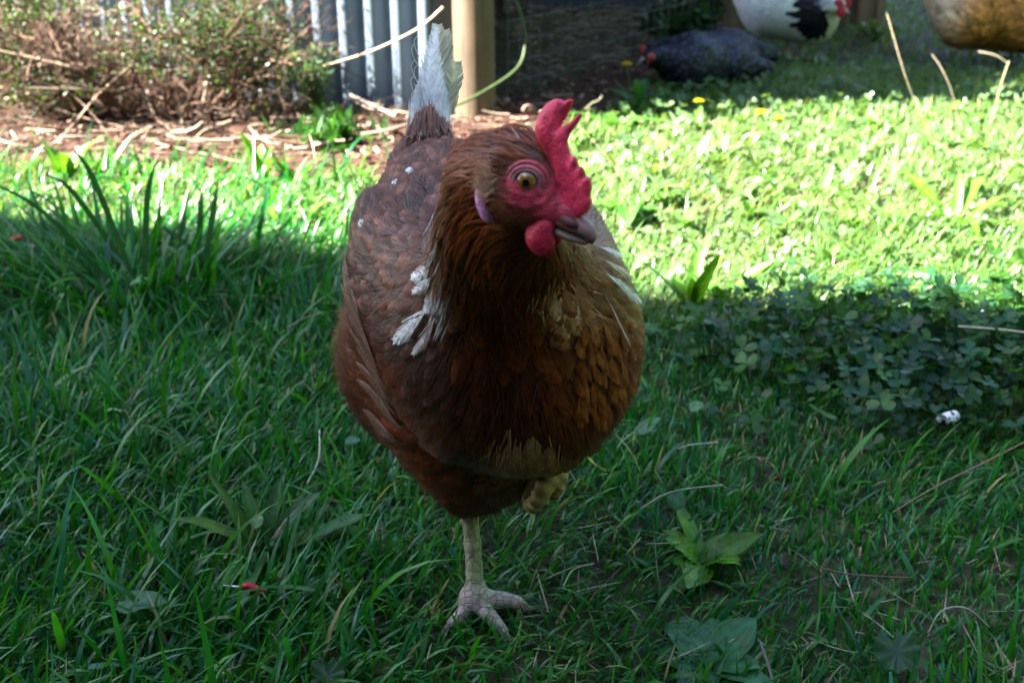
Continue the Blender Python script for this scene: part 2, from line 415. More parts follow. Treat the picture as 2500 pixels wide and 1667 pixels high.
# ================================================================== THE BROWN HEN
foot = G(1160, 1475, .012); foot[2] = 0
hen = empty('hen', foot, 'large brown hen with upright white tail standing on one leg in the foreground', 'hen')
HH = nrm(np.array([.29, -.957, 0]))                       # walking direction
C0 = np.array([-.011, .725, .243])
Hc = P(1322, 432, .535)
HFH = np.array([.77, -.64, 0]); HF = nrm(HFH*math.cos(R(20))+np.array([0, 0, -math.sin(R(20))]))
HA = axes(HF)                                             # head axes: forward, left, up
HR = -HA[1]                                               # the hen's right, the side we see
def sag(px, py, off=0.0):
    """point of the head's middle plane seen at px, py"""
    d = ray(px, py); t = ((Hc-CAM)@HA[1]+off)/(d@HA[1]); return CAM+d*t
N1 = P(1208, 444, .575); N2 = P(1215, 590, .60); N3 = P(1262, 735, .655)
T0 = P(1050, 378, .90)
BA = axes(nrm(np.array([.29, -.957, -.22])))
hock = P(1150, 1225, .715); hock2 = P(1340, 1095, .665)
wingA = axes(nrm(np.array([.30, -.90, -.62])))
body_parts = [
 (s_ell(C0+np.array([-.002, 0, .014]), (.142, .083, .078), BA), 0),
 (s_ell(C0+HH*.042+np.array([-.001, 0, .015]), (.082, .080, .076), BA), .03),
 (s_cone(C0-HH*.05+np.array([0, 0, .03]), T0+np.array([0, -.01, -.016]), .088, .034), .06),
 (s_cone(P(1125, 1020, .73), hock+np.array([-.002, 0, .016]), .062, .019), .03),
 (s_cone(P(1330, 940, .70), hock2+np.array([-.004, 0, .016]), .044, .017), .03),
 (s_ell(P(1205, 1075, .715), (.052, .05, .040)), .035),
 (s_ell(P(965, 880, .785), (.07, .042, .066), BA), .015),
 (s_chain([N1, N2, N3, C0+HH*.05+np.array([0, 0, .012])], [.0240, .036, .058, .068], 16), .035),
 (s_cone(Hc-HF*.020-HA[2]*.002, N1, .0155, .0225), .012),
 (s_ell(Hc-HA[2]*.002-HF*.010, (.0215, .0135, .0185), HA), .008),
 (s_cone(Hc-HF*.002-HA[2]*.011, sag(1388, 524), .0125, .0065), .009),
 (s_cone(Hc-HF*.008-HA[2]*.016, P(1290, 620, .575), .014, .020), .02),
]
# folded wings as flat shells on the sides
wl = C0-HA[1]*0
wing_c = {}
bl = axes(HH)[1]                                          # the hen's left
for nm, sg in (('r', -1), ('l', 1)):
    c = C0+bl*(-.061 if sg < 0 else .048)+HH*.0+np.array([0, 0, .018]); wing_c[nm] = c
    body_parts.append((s_ell(c, (.118, .031, .066), axes(nrm(HH*.93+np.array([0, 0, -.42])+bl*sg*-.10))), .006))
fb = s_union(body_parts)
V, Q = nets(fb, (-.17, .44, .05), (.15, .98, .47), .0032)
flow, par = flow_along([Hc+HF*.03, Hc, N1, N2, N3, C0+np.array([0, -.02, .02]), C0-HH*.08+np.array([0, 0, .04]), T0, T0+np.array([0, .02, .05])], sig=.03)
px, py = proj(V)
# bare red skin of the face
fc = P(1268, 480, .53)
def face_mask(p):
    x, y = proj(p); near = (p-Hc)@HF > -.016; low = np.linalg.norm(p-Hc, axis=1) < .062
    side = np.abs((p-Hc)@HA[1])
    m = 1-ss(.85, 1.15, np.sqrt(((x-1302)/92)**2+((y-476)/78)**2))
    m2 = ss(-.002, .008, (p-Hc)@HF)*(1-ss(-.001, .006, (p-Hc)@HA[2]))*ss(-.024, -.02, (p-Hc)@HA[2])
    far_ = ((p-Hc)@HA[1] > .002) & (np.linalg.norm(p-Hc, axis=1) > .024)
    return np.clip(np.maximum(m*near*low, m2*low), 0, 1)*(1-far_)
bc = np.tile([.085, .030, .014], (len(V), 1)); fm = face_mask(V)[:, None]
bc = bc*(1-fm)+np.array([.30, .045, .045])*fm
mb = MB(); mb.add(V, Q, bc); mb.build('body', M_skin, hen)

# face skin, a finer patch
def fface(p): return fb(p)-.0007
Vf, Qf = nets(lambda p: np.maximum(fface(p), np.linalg.norm(p-Hc, axis=1)-.047), Hc-.05, Hc+.05, .0013)
m = face_mask(Vf); kq = (m[Qf].min(1) > .25)
x, y = proj(Vf); w1 = np.exp(-(((x-1300)/60)**2+((y-470)/55)**2)); dist_eye = np.hypot(x-1283, (y-443)*1.0)
wr = np.sin(dist_eye*.22+.5*np.sin(y*.05))*np.exp(-((dist_eye-58)/38)**2)
Vf = Vf+grad(fb, Vf)*(wr*.00035+rng.normal(0, .00012, len(Vf)))[:, None]
base = np.array([.52, .045, .08]); brn = np.array([.15, .04, .03])
t = ss(1205, 1262, x)*(1-ss(500, 560, y-(x-1290)*.3)); cf = brn*(1-t[:, None])+base*t[:, None]
cf = cf*(1+.14*wr[:, None])
mb = MB(); mb.add(Vf, Qf[kq], cf); mb.build('face_skin', M_skin, hen)

# eye
ec = P(1284, 444, .5215); en = grad(fb, ec[None])[0]; ec = onto(fb, ec[None])[0]
en = nrm(nrm(HR*.86+HF*.42+HA[2]*.10)+en*.2); ER = .0064; ec = ec-en*.0036
EA = axes(en)
def dome(c, A, r, a0, a1, cols, nr=18, seg=28, sq=1.0):
    v = []; cc = []; f = []
    for i in range(nr+1):
        a = a0+(a1-a0)*i/nr
        for j in range(seg):
            b = 2*PI*j/seg; v.append(c+r*(A[0]*math.cos(a)+(A[1]*math.cos(b)+A[2]*math.sin(b)*sq)*math.sin(a))); cc.append(cols(a, b))
    for i in range(nr):
        for j in range(seg): k = (j+1) % seg; f.append([i*seg+j, i*seg+k, (i+1)*seg+k, (i+1)*seg+j])
    return np.array(v), f, np.array(cc)
gz = R(8)
def eyecol(a, b):
    if a < R(19): return (.002, .002, .002)
    if a < R(50): k = (.8+.35*math.sin(b*23)*math.sin(b*7)); return (.30*k, .12*k, .010*k) if a < R(44) else (.20, .07, .01)
    if a < R(57): return (.03, .02, .02)
    return (.25, .12, .12)
v, f, cc = dome(ec, EA, ER, 0.001, R(100), eyecol, 40, 36); mb = MB(); mb.add(v, f, cc); eye = mb.build('eye', M_eye, hen)
def ring(mb, c, A, r, rt, h, col, sq=1.0, seg=36):
    a = np.linspace(0, 2*PI, seg+1); pts = [c+A[1]*math.cos(t)*r*1.08+A[2]*math.sin(t)*r*sq+A[0]*h for t in a]
    tube(mb, pts, rt, col, 8, cap=False)
mb = MB(); ring(mb, ec, EA, .0064, .0009, .0034, (.36, .17, .17), .92)
ring(mb, ec, EA, .0078, .0012, .0028, (.46, .11, .14), .95); mb.build('eyelid', M_skin, hen)
mb = MB(); ring(mb, ec, EA, .0096, .0014, .0010, (.44, .07, .09), .98)
mb.build('eye_ring', M_skin, hen)
# the other eye
ec2 = Hc*1.0+(Hc-ec)@HA[1]*HA[1]+((ec-Hc)@HF)*HF+((ec-Hc)@HA[2])*HA[2]
E2 = axes(nrm(-HR*.86+HF*.42)); v, f, cc = dome(ec2, E2, ER, 0.001, R(100), eyecol, 24, 24); mb = MB(); mb.add(v, f, cc); mb.build('eye', M_eye, hen)

# comb: outline on the middle plane of the head, with thickness
co_px = [(1318, 402), (1320, 350), (1316, 310), (1320, 275), (1332, 254), (1352, 242), (1366, 244), (1372, 250), (1390, 241), (1391, 250), (1378, 284), (1368, 312),
 (1386, 300), (1402, 282), (1413, 278), (1404, 302), (1390, 328), (1386, 346), (1392, 366), (1399, 384), (1408, 376), (1414, 392), (1414, 408), (1425, 404), (1430, 420), (1430, 432),
 (1441, 434), (1443, 452), (1442, 466), (1438, 480), (1442, 492), (1438, 508), (1432, 520), (1420, 528), (1404, 530), (1388, 524), (1366, 515), (1345, 480), (1330, 440)]
CP = np.array([sag(*q)-Hc for q in co_px]); C2 = np.c_[CP@HA[0], CP@HA[2]]
def poly_d(q, Cq):
    a = Cq; b = np.roll(Cq, -1, 0); d = np.full(len(q), 9.); ins = np.zeros(len(q), bool)
    for i in range(len(a)):
        e = b[i]-a[i]; w0 = q-a[i]; h = np.clip(w0@e/(e@e+1e-12), 0, 1); d = np.minimum(d, np.linalg.norm(w0-h[:, None]*e, axis=1))
        c = ((a[i, 1] > q[:, 1]) != (b[i, 1] > q[:, 1])) & (q[:, 0] < (b[i, 0]-a[i, 0])*(q[:, 1]-a[i, 1])/(b[i, 1]-a[i, 1]+1e-12)+a[i, 0]); ins ^= c
    return np.where(ins, -d, d)
def fcomb(p):
    q = p-Hc; x, z = q@HA[0], q@HA[2]; bend = .0022*np.sin(z*170+1.0)+.0012*np.sin(x*210)
    d = poly_d(np.c_[x, z], C2); th = .0009+.0021*np.clip(-d/.0045, 0, 1)**.6+.0010*np.clip((.022-z)/.03, 0, 1)
    s = np.abs(q@HA[1]-bend*ss(.005, .03, z))
    r = .0009; dx = np.maximum(d+r, 0); dz = np.maximum(s-th+r, 0)
    return np.hypot(dx, dz)-r+np.minimum(np.maximum(d+r, s-th+r), 0)
cv = np.array([sag(*q) for q in co_px]); V, Q = nets(fcomb, cv.min(0)-.008, cv.max(0)+.008, .0011)
zz = (V-Hc)@HA[2]; n_ = rng.normal(0, .05, len(V))
cc = np.array([.78, .05, .105])*(1+n_)[:, None]*(1-.15*ss(.0, .03, zz))[:, None]
mb = MB(); mb.add(V, Q, cc); mb.build('comb', M_skin, hen)

# wattles
def blob(name, items, lo, hi, h, col, m, var=.05, parent=hen):
    f = s_union(items); V, Q = nets(f, lo, hi, h); mb = MB(); c = np.tile(col, (len(V), 1))*(1+rng.normal(0, var, (len(V), 1))); mb.add(V, Q, c); return mb.build(name, m, parent)
wc = sag(1314, 580, -.009); up = np.array([0, 0, 1.])
blob('wattle', [(s_ell(wc, (.0080, .0028, .0090), HA), 0), (s_ell(sag(1328, 596, -.009), (.0066, .0026, .0068), HA), .003),
  (s_cone(sag(1336, 550, -.007), wc, .0038, .004), .006)], wc-.028, wc+.028, .0011, [.42, .014, .045], M_skin)
wc = sag(1350, 575, .006)
blob('wattle', [(s_ell(wc, (.0055, .003, .0070), HA), 0), (s_cone(sag(1352, 550, .004), wc, .003, .003), .005)], wc-.022, wc+.022, .0013, [.42, .016, .045], M_skin)
# ear lobe and the buff ear tuft
def surf(px, py, Y, off=0):
    d = nrm(ray(px, py)); p = CAM+d*.42
    for _ in range(60): p = p+d*float(fb(p[None])[0])*.7
    if abs(float(fb(p[None])[0])) > .004: p = onto(fb, P(px, py, Y)[None], 4)[0]
    return p+grad(fb, p[None])[0]*off
el = surf(1182, 492, .545, .0008); A = axes(nrm(grad(fb, el[None])[0]))
e2 = surf(1194, 520, .548, .0005)
blob('ear_lobe', [(s_ell(el, (.0028, .0050, .0085), A), 0), (s_ell(e2, (.0024, .0050, .006), A), .006)], el-.02, el+.02, .0011, [.52, .22, .42], M_skin, .08)
blob('ear_lobe', [(s_ell(el-HR*0+np.array([0, 0, 0])-A[1]*-.0035+A[0]*-.0006, (.0026, .0035, .0085), A), 0)], el-.02, el+.02, .0012, [.50, .04, .12], M_skin, .03)

# beak
def loft(mb, secs, col, seg=18):
    V = []; cc = []
    for (c, w_, hu, hd, A, k) in secs:
        for j in range(seg):
            b = 2*PI*j/seg; s, q = math.cos(b), math.sin(b); V.append(c+A[1]*s*w_+A[2]*(q*hu if q > 0 else q*hd)); cc.append(k)
    f = [[i*seg+j, i*seg+(j+1) % seg, (i+1)*seg+(j+1) % seg, (i+1)*seg+j] for i in range(len(secs)-1) for j in range(seg)]
    mb.add(np.array(V), f, np.array(cc))
up_pts = spline([sag(1375, 532), sag(1402, 545), sag(1428, 560), sag(1440, 574), sag(1445, 594)], 14)
dirs = nrm(np.gradient(up_pts, axis=0)); mb = MB(); secs = []
for i, p in enumerate(up_pts):
    k = i/13; A = axes(dirs[i], HA[2]+HA[0]*.3*k); wdt = .0066*(1-k)**.55+.0009
    col = np.array([.23, .10, .07])*(1-k)+np.array([.20, .125, .13])*k
    if k > .9: col = np.array([.10, .08, .07])
    secs.append((p, wdt, 0.0048*(1-k)**.5+.0010, .0044*(1-k)**.6+.0008, A, col))
p = up_pts[-1]; secs.append((p+dirs[-1]*.001, .0001, .0001, .0001, A, col)); loft(mb, secs, None); beak = mb.build('upper_beak', M_beak, hen)
lo_pts = spline([sag(1368, 556), sag(1395, 572), sag(1420, 584), sag(1438, 594)], 10); dirs = nrm(np.gradient(lo_pts, axis=0)); mb = MB(); secs = []
for i, p in enumerate(lo_pts):
    k = i/9; A = axes(dirs[i], HA[2]); secs.append((p, .0066*(1-k)**.5+.0005, .0022, .0036*(1-k)**.5+.0005, A, np.array([.23, .16, .12])))
loft(mb, secs, None); mb.build('lower_beak', M_beak, hen)
nc = surf(1388, 540, .5)
blob('nostril', [(s_ell(nc, (.0066, .0030, .0030), axes(dirs[2])), 0)], nc-.012, nc+.012, .001, [.10, .035, .03], M_beak, .03)

# ---- plumage: scattered over the body surface
Vb, Qb = nets(fb, (-.17, .44, .05), (.15, .98, .47), .006)
cand = sample(Vb, Qb, 42000)
fmk = face_mask(cand); pr_ = par(cand); x, y = proj(cand)
g = grad(fb, cand)
headd = np.linalg.norm(cand-Hc, axis=1)
neck = 1-ss(.33, .42, pr_)                                 # hackle zone weight
neck = np.where(headd < .03, 1, neck)
rad = np.where(neck > .5, .0046, .0084); rad = np.where(headd < .045, .0024, rad); rad = np.where((neck > .5) & (headd >= .045) & (headd < .09), .0036, rad)
ok = (fmk < .3); cand, rad, neck, headd, x, y, g, pr_ = [q[ok] for q in (cand, rad, neck, headd, x, y, g, pr_)]
k = thin(cand, rad); cand, rad, neck, headd, x, y, g, pr_ = [q[k] for q in (cand, rad, neck, headd, x, y, g, pr_)]
print('feathers', len(cand))
def blobw(x, y, cx, cy, rx, ry): return np.exp(-(((x-cx)/rx)**2+((y-cy)/ry)**2))
def fcolour(x, y, neck, pp):
    n = len(x); r1 = rng.random(n); r2 = rng.random(n)
    breast = np.array([.092, .020, .0035]); back = np.array([.070, .024, .014]); hack = np.array([.135, .030, .004])
    isback = ss(860, 760, x*0+y-(x-900)*.9)*ss(1160, 1090, x)*(1-neck)*(1)
    isback = np.clip(isback, 0, 1)
    c = breast*(1-isback[:, None])+back*isback[:, None]
    c = c*(1-neck[:, None])+hack*neck[:, None]
    c = c*(.72+.5*r1+.30*np.sin(x*.021+y*.013+1)*np.sin(y*.027-x*.011))[:, None]
    edge = c*np.array([1.9, 1.6, 1.3]); tip = c*np.array([1.5, 1.4, 1.3])
    pl_ = (rng.random(n) < .4)[:, None]; tip = np.where(isback[:, None] > .5, np.where(pl_, c*2.6+.02, c*1.3+.004), tip); edge = np.where(isback[:, None] > .5, np.where(pl_, c*1.9+.02, c*1.2), edge)
    # golden borders of the hackle on the left, by the ear and shoulder
    gl = neck*blobw(x, y, 1060, 560, 60, 190)
    edge = edge*(1-gl[:, None])+np.array([.42, .22, .07])*gl[:, None]
    wt = .25*np.clip(.9*blobw(x, y, 1045, 720, 36, 80)+.8*blobw(x, y, 1075, 640, 20, 90), 0, 1)
    wt = np.maximum(wt, .15*blobw(x, y, 1500, 670, 32, 75)); wt = np.maximum(wt, .0*blobw(x, y, 920, 1000, 40, 90))
    wt = np.maximum(wt, .09*blobw(x, y, 990, 480, 70, 110)); wt = np.maximum(wt, .5*blobw(x, y, 965, 760, 22, 25)); wt = np.maximum(wt, .12*blobw(x, y, 1290, 345, 60, 22))
    wt = np.maximum(wt, .12*blobw(x, y, 940, 610, 60, 60))
    white = r2 < wt*.45
    wc = np.array([.62, .61, .58])
    c = np.where(white[:, None], np.where(neck[:, None] > .5, wc, wc*.5+c*.5), c); tip = np.where(white[:, None], wc, tip); edge = np.where(white[:, None], wc*.95, edge)
    cr = np.maximum(.9*blobw(x, y, 1362, 745, 44, 40), .75*blobw(x, y, 1262, 1112, 48, 42)); cr = np.maximum(cr, .7*blobw(x, y, 1345, 1130, 30, 30))*(r2 > .12)
    cr = cr[:, None]; crc = np.array([.50, .25, .12])
    c = c*(1-cr)+crc*cr; tip = tip*(1-cr)+crc*cr; edge = edge*(1-cr)+crc*1.1*cr
    or_ = np.clip(blobw(x, y, 1500, 800, 80, 150)*.9+blobw(x, y, 1430, 900, 90, 130)*.45+blobw(x, y, 1010, 620, 60, 90)*.5+blobw(x, y, 1120, 1060, 70, 60)*.3, 0, 1)[:, None]*(.5+.6*r1[:, None])
    edge = edge*(1-or_)+np.array([.42, .115, .018])*or_; tip = tip*(1-or_*.6)+np.array([.38, .11, .020])*or_*.6
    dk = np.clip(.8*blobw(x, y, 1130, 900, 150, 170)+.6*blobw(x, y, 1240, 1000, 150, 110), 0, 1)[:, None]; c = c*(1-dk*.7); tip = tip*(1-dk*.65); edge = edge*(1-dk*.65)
    return c, tip, edge, white
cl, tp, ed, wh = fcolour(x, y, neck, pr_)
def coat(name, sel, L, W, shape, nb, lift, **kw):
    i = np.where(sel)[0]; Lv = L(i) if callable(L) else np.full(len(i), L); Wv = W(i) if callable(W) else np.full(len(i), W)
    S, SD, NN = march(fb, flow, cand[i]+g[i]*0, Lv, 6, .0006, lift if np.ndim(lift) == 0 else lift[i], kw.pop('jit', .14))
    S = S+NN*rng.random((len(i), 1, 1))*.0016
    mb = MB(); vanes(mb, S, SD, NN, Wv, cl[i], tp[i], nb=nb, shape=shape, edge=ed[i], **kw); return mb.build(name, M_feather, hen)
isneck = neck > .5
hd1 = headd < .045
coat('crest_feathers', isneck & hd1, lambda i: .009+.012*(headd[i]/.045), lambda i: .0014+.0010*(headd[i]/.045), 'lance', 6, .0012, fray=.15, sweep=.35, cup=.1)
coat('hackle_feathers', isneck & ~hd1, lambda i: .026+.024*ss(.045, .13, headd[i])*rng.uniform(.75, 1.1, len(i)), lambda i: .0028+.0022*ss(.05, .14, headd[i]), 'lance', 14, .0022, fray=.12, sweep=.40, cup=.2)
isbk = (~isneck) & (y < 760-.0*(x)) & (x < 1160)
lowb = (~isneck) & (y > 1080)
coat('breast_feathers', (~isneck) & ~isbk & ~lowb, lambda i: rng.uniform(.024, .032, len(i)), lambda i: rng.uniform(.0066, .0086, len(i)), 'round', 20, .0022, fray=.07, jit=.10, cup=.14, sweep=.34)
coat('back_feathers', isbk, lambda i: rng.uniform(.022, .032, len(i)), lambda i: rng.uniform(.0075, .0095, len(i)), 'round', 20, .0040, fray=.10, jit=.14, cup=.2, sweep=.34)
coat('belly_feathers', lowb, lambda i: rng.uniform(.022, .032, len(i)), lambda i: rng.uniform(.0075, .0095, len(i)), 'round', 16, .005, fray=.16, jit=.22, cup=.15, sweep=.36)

# silky barbs lying over the breast and back
c3 = sample(Vb, Qb, 21000); c3 = c3[face_mask(c3) < .2]; x3, y3 = proj(c3); p3 = par(c3); n3 = 1-ss(.33, .42, p3); k3 = (n3 < .6) & (c3[:, 1] < .86); c3, x3, y3, p3, n3 = [q[k3] for q in (c3, x3, y3, p3, n3)]
a3, b3, e3, w3 = fcolour(x3, y3, n3, p3); bk3 = (y3 < 760) & (x3 < 1130)
for sel, nm, lf, jt in ((~bk3, 'breast_down', .10, .16), (bk3, 'back_down', .22, .35)):
    mb = MB(); fuzz(mb, fb, flow, c3[sel]+grad(fb, c3[sel])*.0030, rng.uniform(.008, .018, sel.sum()), .00032, np.where(w3[sel][:, None], a3[sel]*.4, (a3[sel]+e3[sel])*.5), lf, jt); mb.build(nm, M_feather, hen)
for cx3, cy3, sx3, sy3, cpl in ((1362, 742, 40, 36, (.50, .27, .15)), (1280, 1098, 60, 30, (.34, .18, .08))):
    q = sample(Vb, Qb, 60000); xq, yq = proj(q); kk = (rng.random(len(q)) < .9*blobw(xq, yq, cx3, cy3, sx3, sy3)) & (q[:, 1] < .73); q = q[kk][:900]
    mb = MB(); fuzz(mb, fb, flow, q+grad(fb, q)*.0042, rng.uniform(.010, .022, len(q)), .00038, np.array(cpl)*rng.uniform(.5, 1.3, (len(q), 1)), .12, .22); mb.build('pale_down', M_feather, hen)
# loose downy barbs
c2 = sample(Vb, Qb, 60000); fm2 = face_mask(c2); c2 = c2[fm2 < .35]; x2, y2 = proj(c2); p2 = par(c2); n2 = 1-ss(.33, .42, p2); hd2 = np.linalg.norm(c2-Hc, axis=1)
k1 = (n2 < .5) & (rng.random(len(c2)) < .04+.9*blobw(x2, y2, 850, 880, 60, 150)+.5*(y2 > 1150)+.05*(y2 < 600)); i = np.where(k1)[0]
a, b_, c_, w_ = fcolour(x2[i], y2[i], n2[i], p2[i]); fl_ = blobw(x2[i], y2[i], 850, 880, 55, 150)[:, None]
cd = a*(1-fl_)+np.array([.17, .075, .04])*fl_
mb = MB(); fuzz(mb, fb, flow, c2[i]+grad(fb, c2[i])*.002, rng.uniform(.010, .021, len(i)), .00018, cd*1.25, .6, .45); mb.build('down', M_feather, hen)
k1 = hd2 < .07; i = np.where(k1)[0]; a, b_, c_, w_ = fcolour(x2[i], y2[i], n2[i], p2[i]); a = a*1.3
mb = MB(); fuzz(mb, fb, flow, c2[i]+grad(fb, c2[i])*.0012, rng.uniform(.006, .012, len(i)), .00022, a, .12, .2); mb.build('head_down', M_feather, hen)
# buff tuft over the ear
et = surf(1200, 446, .545, 0); n = 650; q = et+rng.normal(0, 1, (n, 3))*np.array([.0020, .0020, .0030]); q = onto(fb, q, 2)
mb = MB(); fuzz(mb, fb, lambda p: np.tile(nrm(-HF*.9-HA[2]*.15), (len(p), 1)), q, rng.uniform(.006, .011, n), .0003, np.tile([.66, .40, .26], (n, 1)), 1.9, 1.2); mb.build('ear_tuft', M_feather, hen)
# cheek and throat hair-feathers
n = 2600; q = sample(Vf, Qf[kq], n); xx, yy = proj(q); kk = (rng.random(n) < np.clip(blobw(xx, yy, 1235, 560, 75, 45)+blobw(xx, yy, 1330, 400, 60, 30)*1.0+blobw(xx, yy, 1215, 500, 30, 50)*.8, 0, 1)); q = q[kk]
mb = MB(); fuzz(mb, fb, flow, q, rng.uniform(.004, .008, len(q)), .00025, np.tile([.26, .095, .05], (len(q), 1)), .10, .25); mb.build('cheek_down', M_feather, hen)

# individual big feathers lying on the coat (white shoulder feathers and so on)
def lay(name, specs, lift0=.0048, fr=.14, swp=.5):
    mb = MB()
    for (bx, by, Y, L, W, dx, dy, col, shape, nb) in specs:
        p0 = surf(bx, by, Y); p1 = surf(bx+dx, by+dy, Y+.01); d0 = nrm(p1-p0)
        S, SD, NN = march(fb, lambda p: np.tile(d0, (len(p), 1)), p0[None], np.array([L]), 6, lift0, .0035, 0)
        c = np.array([col], float); vanes(mb, S, SD, NN, np.array([W]), c, c*1.02, nb=nb, shape=shape, fray=fr, cup=.12, sweep=swp, rach=.95, gap=1.08)
    return mb.build(name, M_feather, hen)
wht = (.80, .79, .77)
wsp = [(1066, 655, .61, .046, .0080, -66, 44, wht, 'round', 24), (1070, 672, .61, .040, .0050, -50, 56, wht, 'round', 22), (1062, 748, .62, .046, .0080, -50, 58, wht, 'round', 24), (1078, 770, .62, .034, .0050, -32, 66, (.6, .56, .5), 'round', 18),
  (1462, 672, .66, .046, .0064, 50, 44, wht, 'round', 22), (1458, 715, .66, .040, .0030, 34, 75, wht, 'lance', 20), (1448, 612, .66, .030, .0042, 46, 28, wht, 'round', 18), (1462, 644, .66, .034, .0048, 46, 36, (.60, .48, .34), 'round', 18)]
for _ in range(34):
    yy_ = random.uniform(500, 770); xx_ = 1062+.08*(yy_-500)+random.uniform(-4, 42)*(yy_-420)/330; wsp.append((xx_, yy_, .60, random.uniform(.018, .032), random.uniform(.0012, .0030), random.uniform(-22, -2), 60, random.choice([wht, wht, (.62, .60, .56), (.45, .26, .10)]), 'lance', 16))
lay('white_shoulder_feathers', wsp)
psp = [(1362+random.gauss(0, 26), 722+random.gauss(0, 22), .60, random.uniform(.018, .026), random.uniform(.0045, .0075), random.uniform(4, 26), 60, random.choice([(.48, .25, .14), (.58, .36, .24), (.30, .12, .05), (.20, .06, .02)]), 'round', 22) for _ in range(20)]
psp += [(random.choice([1262, 1300, 1345])+random.gauss(0, 9), 1085+random.gauss(0, 12), .66, .018, random.uniform(.0035, .006), random.uniform(-8, 12), 50, random.choice([(.42, .25, .13), (.30, .14, .06)]), 'round', 18) for _ in range(12)]
psp += [(random.uniform(1400, 1530), random.uniform(780, 1000), .62, random.uniform(.012, .018), random.uniform(.0022, .004), random.uniform(-4, 14), 50, random.choice([(.27, .066, .012), (.20, .045, .008), (.33, .10, .022)]), 'round', 14) for _ in range(60)]
lay('pale_breast_feathers', psp, .0036, .10, .34)
# wing quills along the lower edge of the folded right wing
mb = MB()
for q_ in range(9):
    k = q_/8; bx, by = 1012-100*k, 1075-250*k; p0 = surf(bx, by, .70)
    d0 = nrm(np.array([-.22, .80, .10+.35*k])); S, SD, NN = march(fb, lambda p: np.tile(d0, (len(p), 1)), p0[None], np.array([.065+.02*k]), 6, .0055, .003, 0)
    c = np.array([[.085, .038, .020]])*(.6+.8*random.random()); vanes(mb, S, SD, NN, np.array([.0050]), c, c*1.2, edge=c*1.2+np.array([[.13, .10, .09]]), nb=40, shape='round', fray=.05, cup=.35, sweep=.25, rach=1.8)
mb.build('wing_quills', M_feather, hen)

# tail
tail_spec = []
def tail_feather(mb, b, pts, W, col, tip, nb=46, fray=.08, cup=.1, side=None, sweep=.16, **kw):
    S = spline(pts, 8)[None]; t = nrm(np.gradient(S[0], axis=0)); s = np.array(side if side is not None else (1, .1, 0), float); s = nrm(s-t*(t@s)[:, None]); nn = np.cross(t, s)
    vanes(mb, S, s[None], nn[None], np.array([W]), np.array([col]), np.array([tip]), nb=nb, shape='flight', fray=fray, cup=cup, sweep=sweep, rach=1.15)
mb = MB(); tw = np.array([.95, .95, .95])
for i in range(24):
    k = (i/23)*2-1; r = random.random(); bx = 1047+56*k; tx = 1062+6*k+random.uniform(-6, 6); ty = 56+165*abs(k)**1.05+random.uniform(-8, 25)
    Yb = .905+.02*r; Yt = .985+.03*(r-.5)
    mid = P(1050+31*k, 210+20*abs(k), (Yb+Yt)/2-.006)
    c = tw*(.85+.2*random.random()); base = c if random.random() < .85 else np.array([.62, .46, .30])
    tail_feather(mb, None, [P(bx, 375, Yb), mid, P(tx, ty, Yt)], .0066-.002*abs(k), base, c, side=(1, .3*random.uniform(-1, 1), .05), nb=70, fray=.3, sweep=.2)
mb.build('tail', M_white, hen)
mb = MB()
for (bx, by, mx, my, tx, ty, wdt) in [(1085, 270, 1098, 215, 1113, 152, .010), (1078, 200, 1082, 140, 1086, 75, .0085), (1068, 170, 1070, 115, 1070, 62, .007), (1088, 300, 1098, 255, 1106, 200, .007)]:
    tail_feather(mb, None, [P(bx, by, .955), P(mx, my, .975), P(tx, ty, .985)], wdt, [.55, .50, .38], [.62, .58, .45], nb=15, fray=.05, sweep=.35, side=(1, .1, .1))
for i in range(7):
    k = random.random(); x0 = 1015+random.uniform(-4, 6); y0 = 330-random.uniform(0, 180); tube(mb, [P(x0+12, y0, .93), P(x0-4, y0-25, .935), P(x0-10, y0-50, .94), P(x0-2, y0-62, .94)], .0004, (.7, .7, .68), 4, 8)
mb.build('loose_tail_plumes', M_white, hen)
# brown coverts over the tail root
mb = MB()
for i in range(420):
    k = random.uniform(-1, 1); bx = 1047+64*k; by = 372+random.uniform(-30, 22)-14*(1-k*k); L = random.uniform(.45, 1)*(1-.25*abs(k))
    c = np.array([.17, .075, .045])*random.uniform(.45, 1.5); c = c if random.random() < .86 else np.array([.62, .56, .48])
    Y = .852+.02*random.random(); lean = -22*k+random.uniform(-10, 10)
    tail_feather(mb, None, [P(bx, by, Y), P(bx+lean*.3, by-32*L, Y+.010), P(bx+lean, by-78*L, Y+.026)], random.uniform(.0012, .0026), c, c*1.4, nb=9, fray=.25, cup=.05, sweep=.6, side=(1, .5*random.uniform(-1, 1), 0))
mb.build('tail_coverts', M_feather, hen)

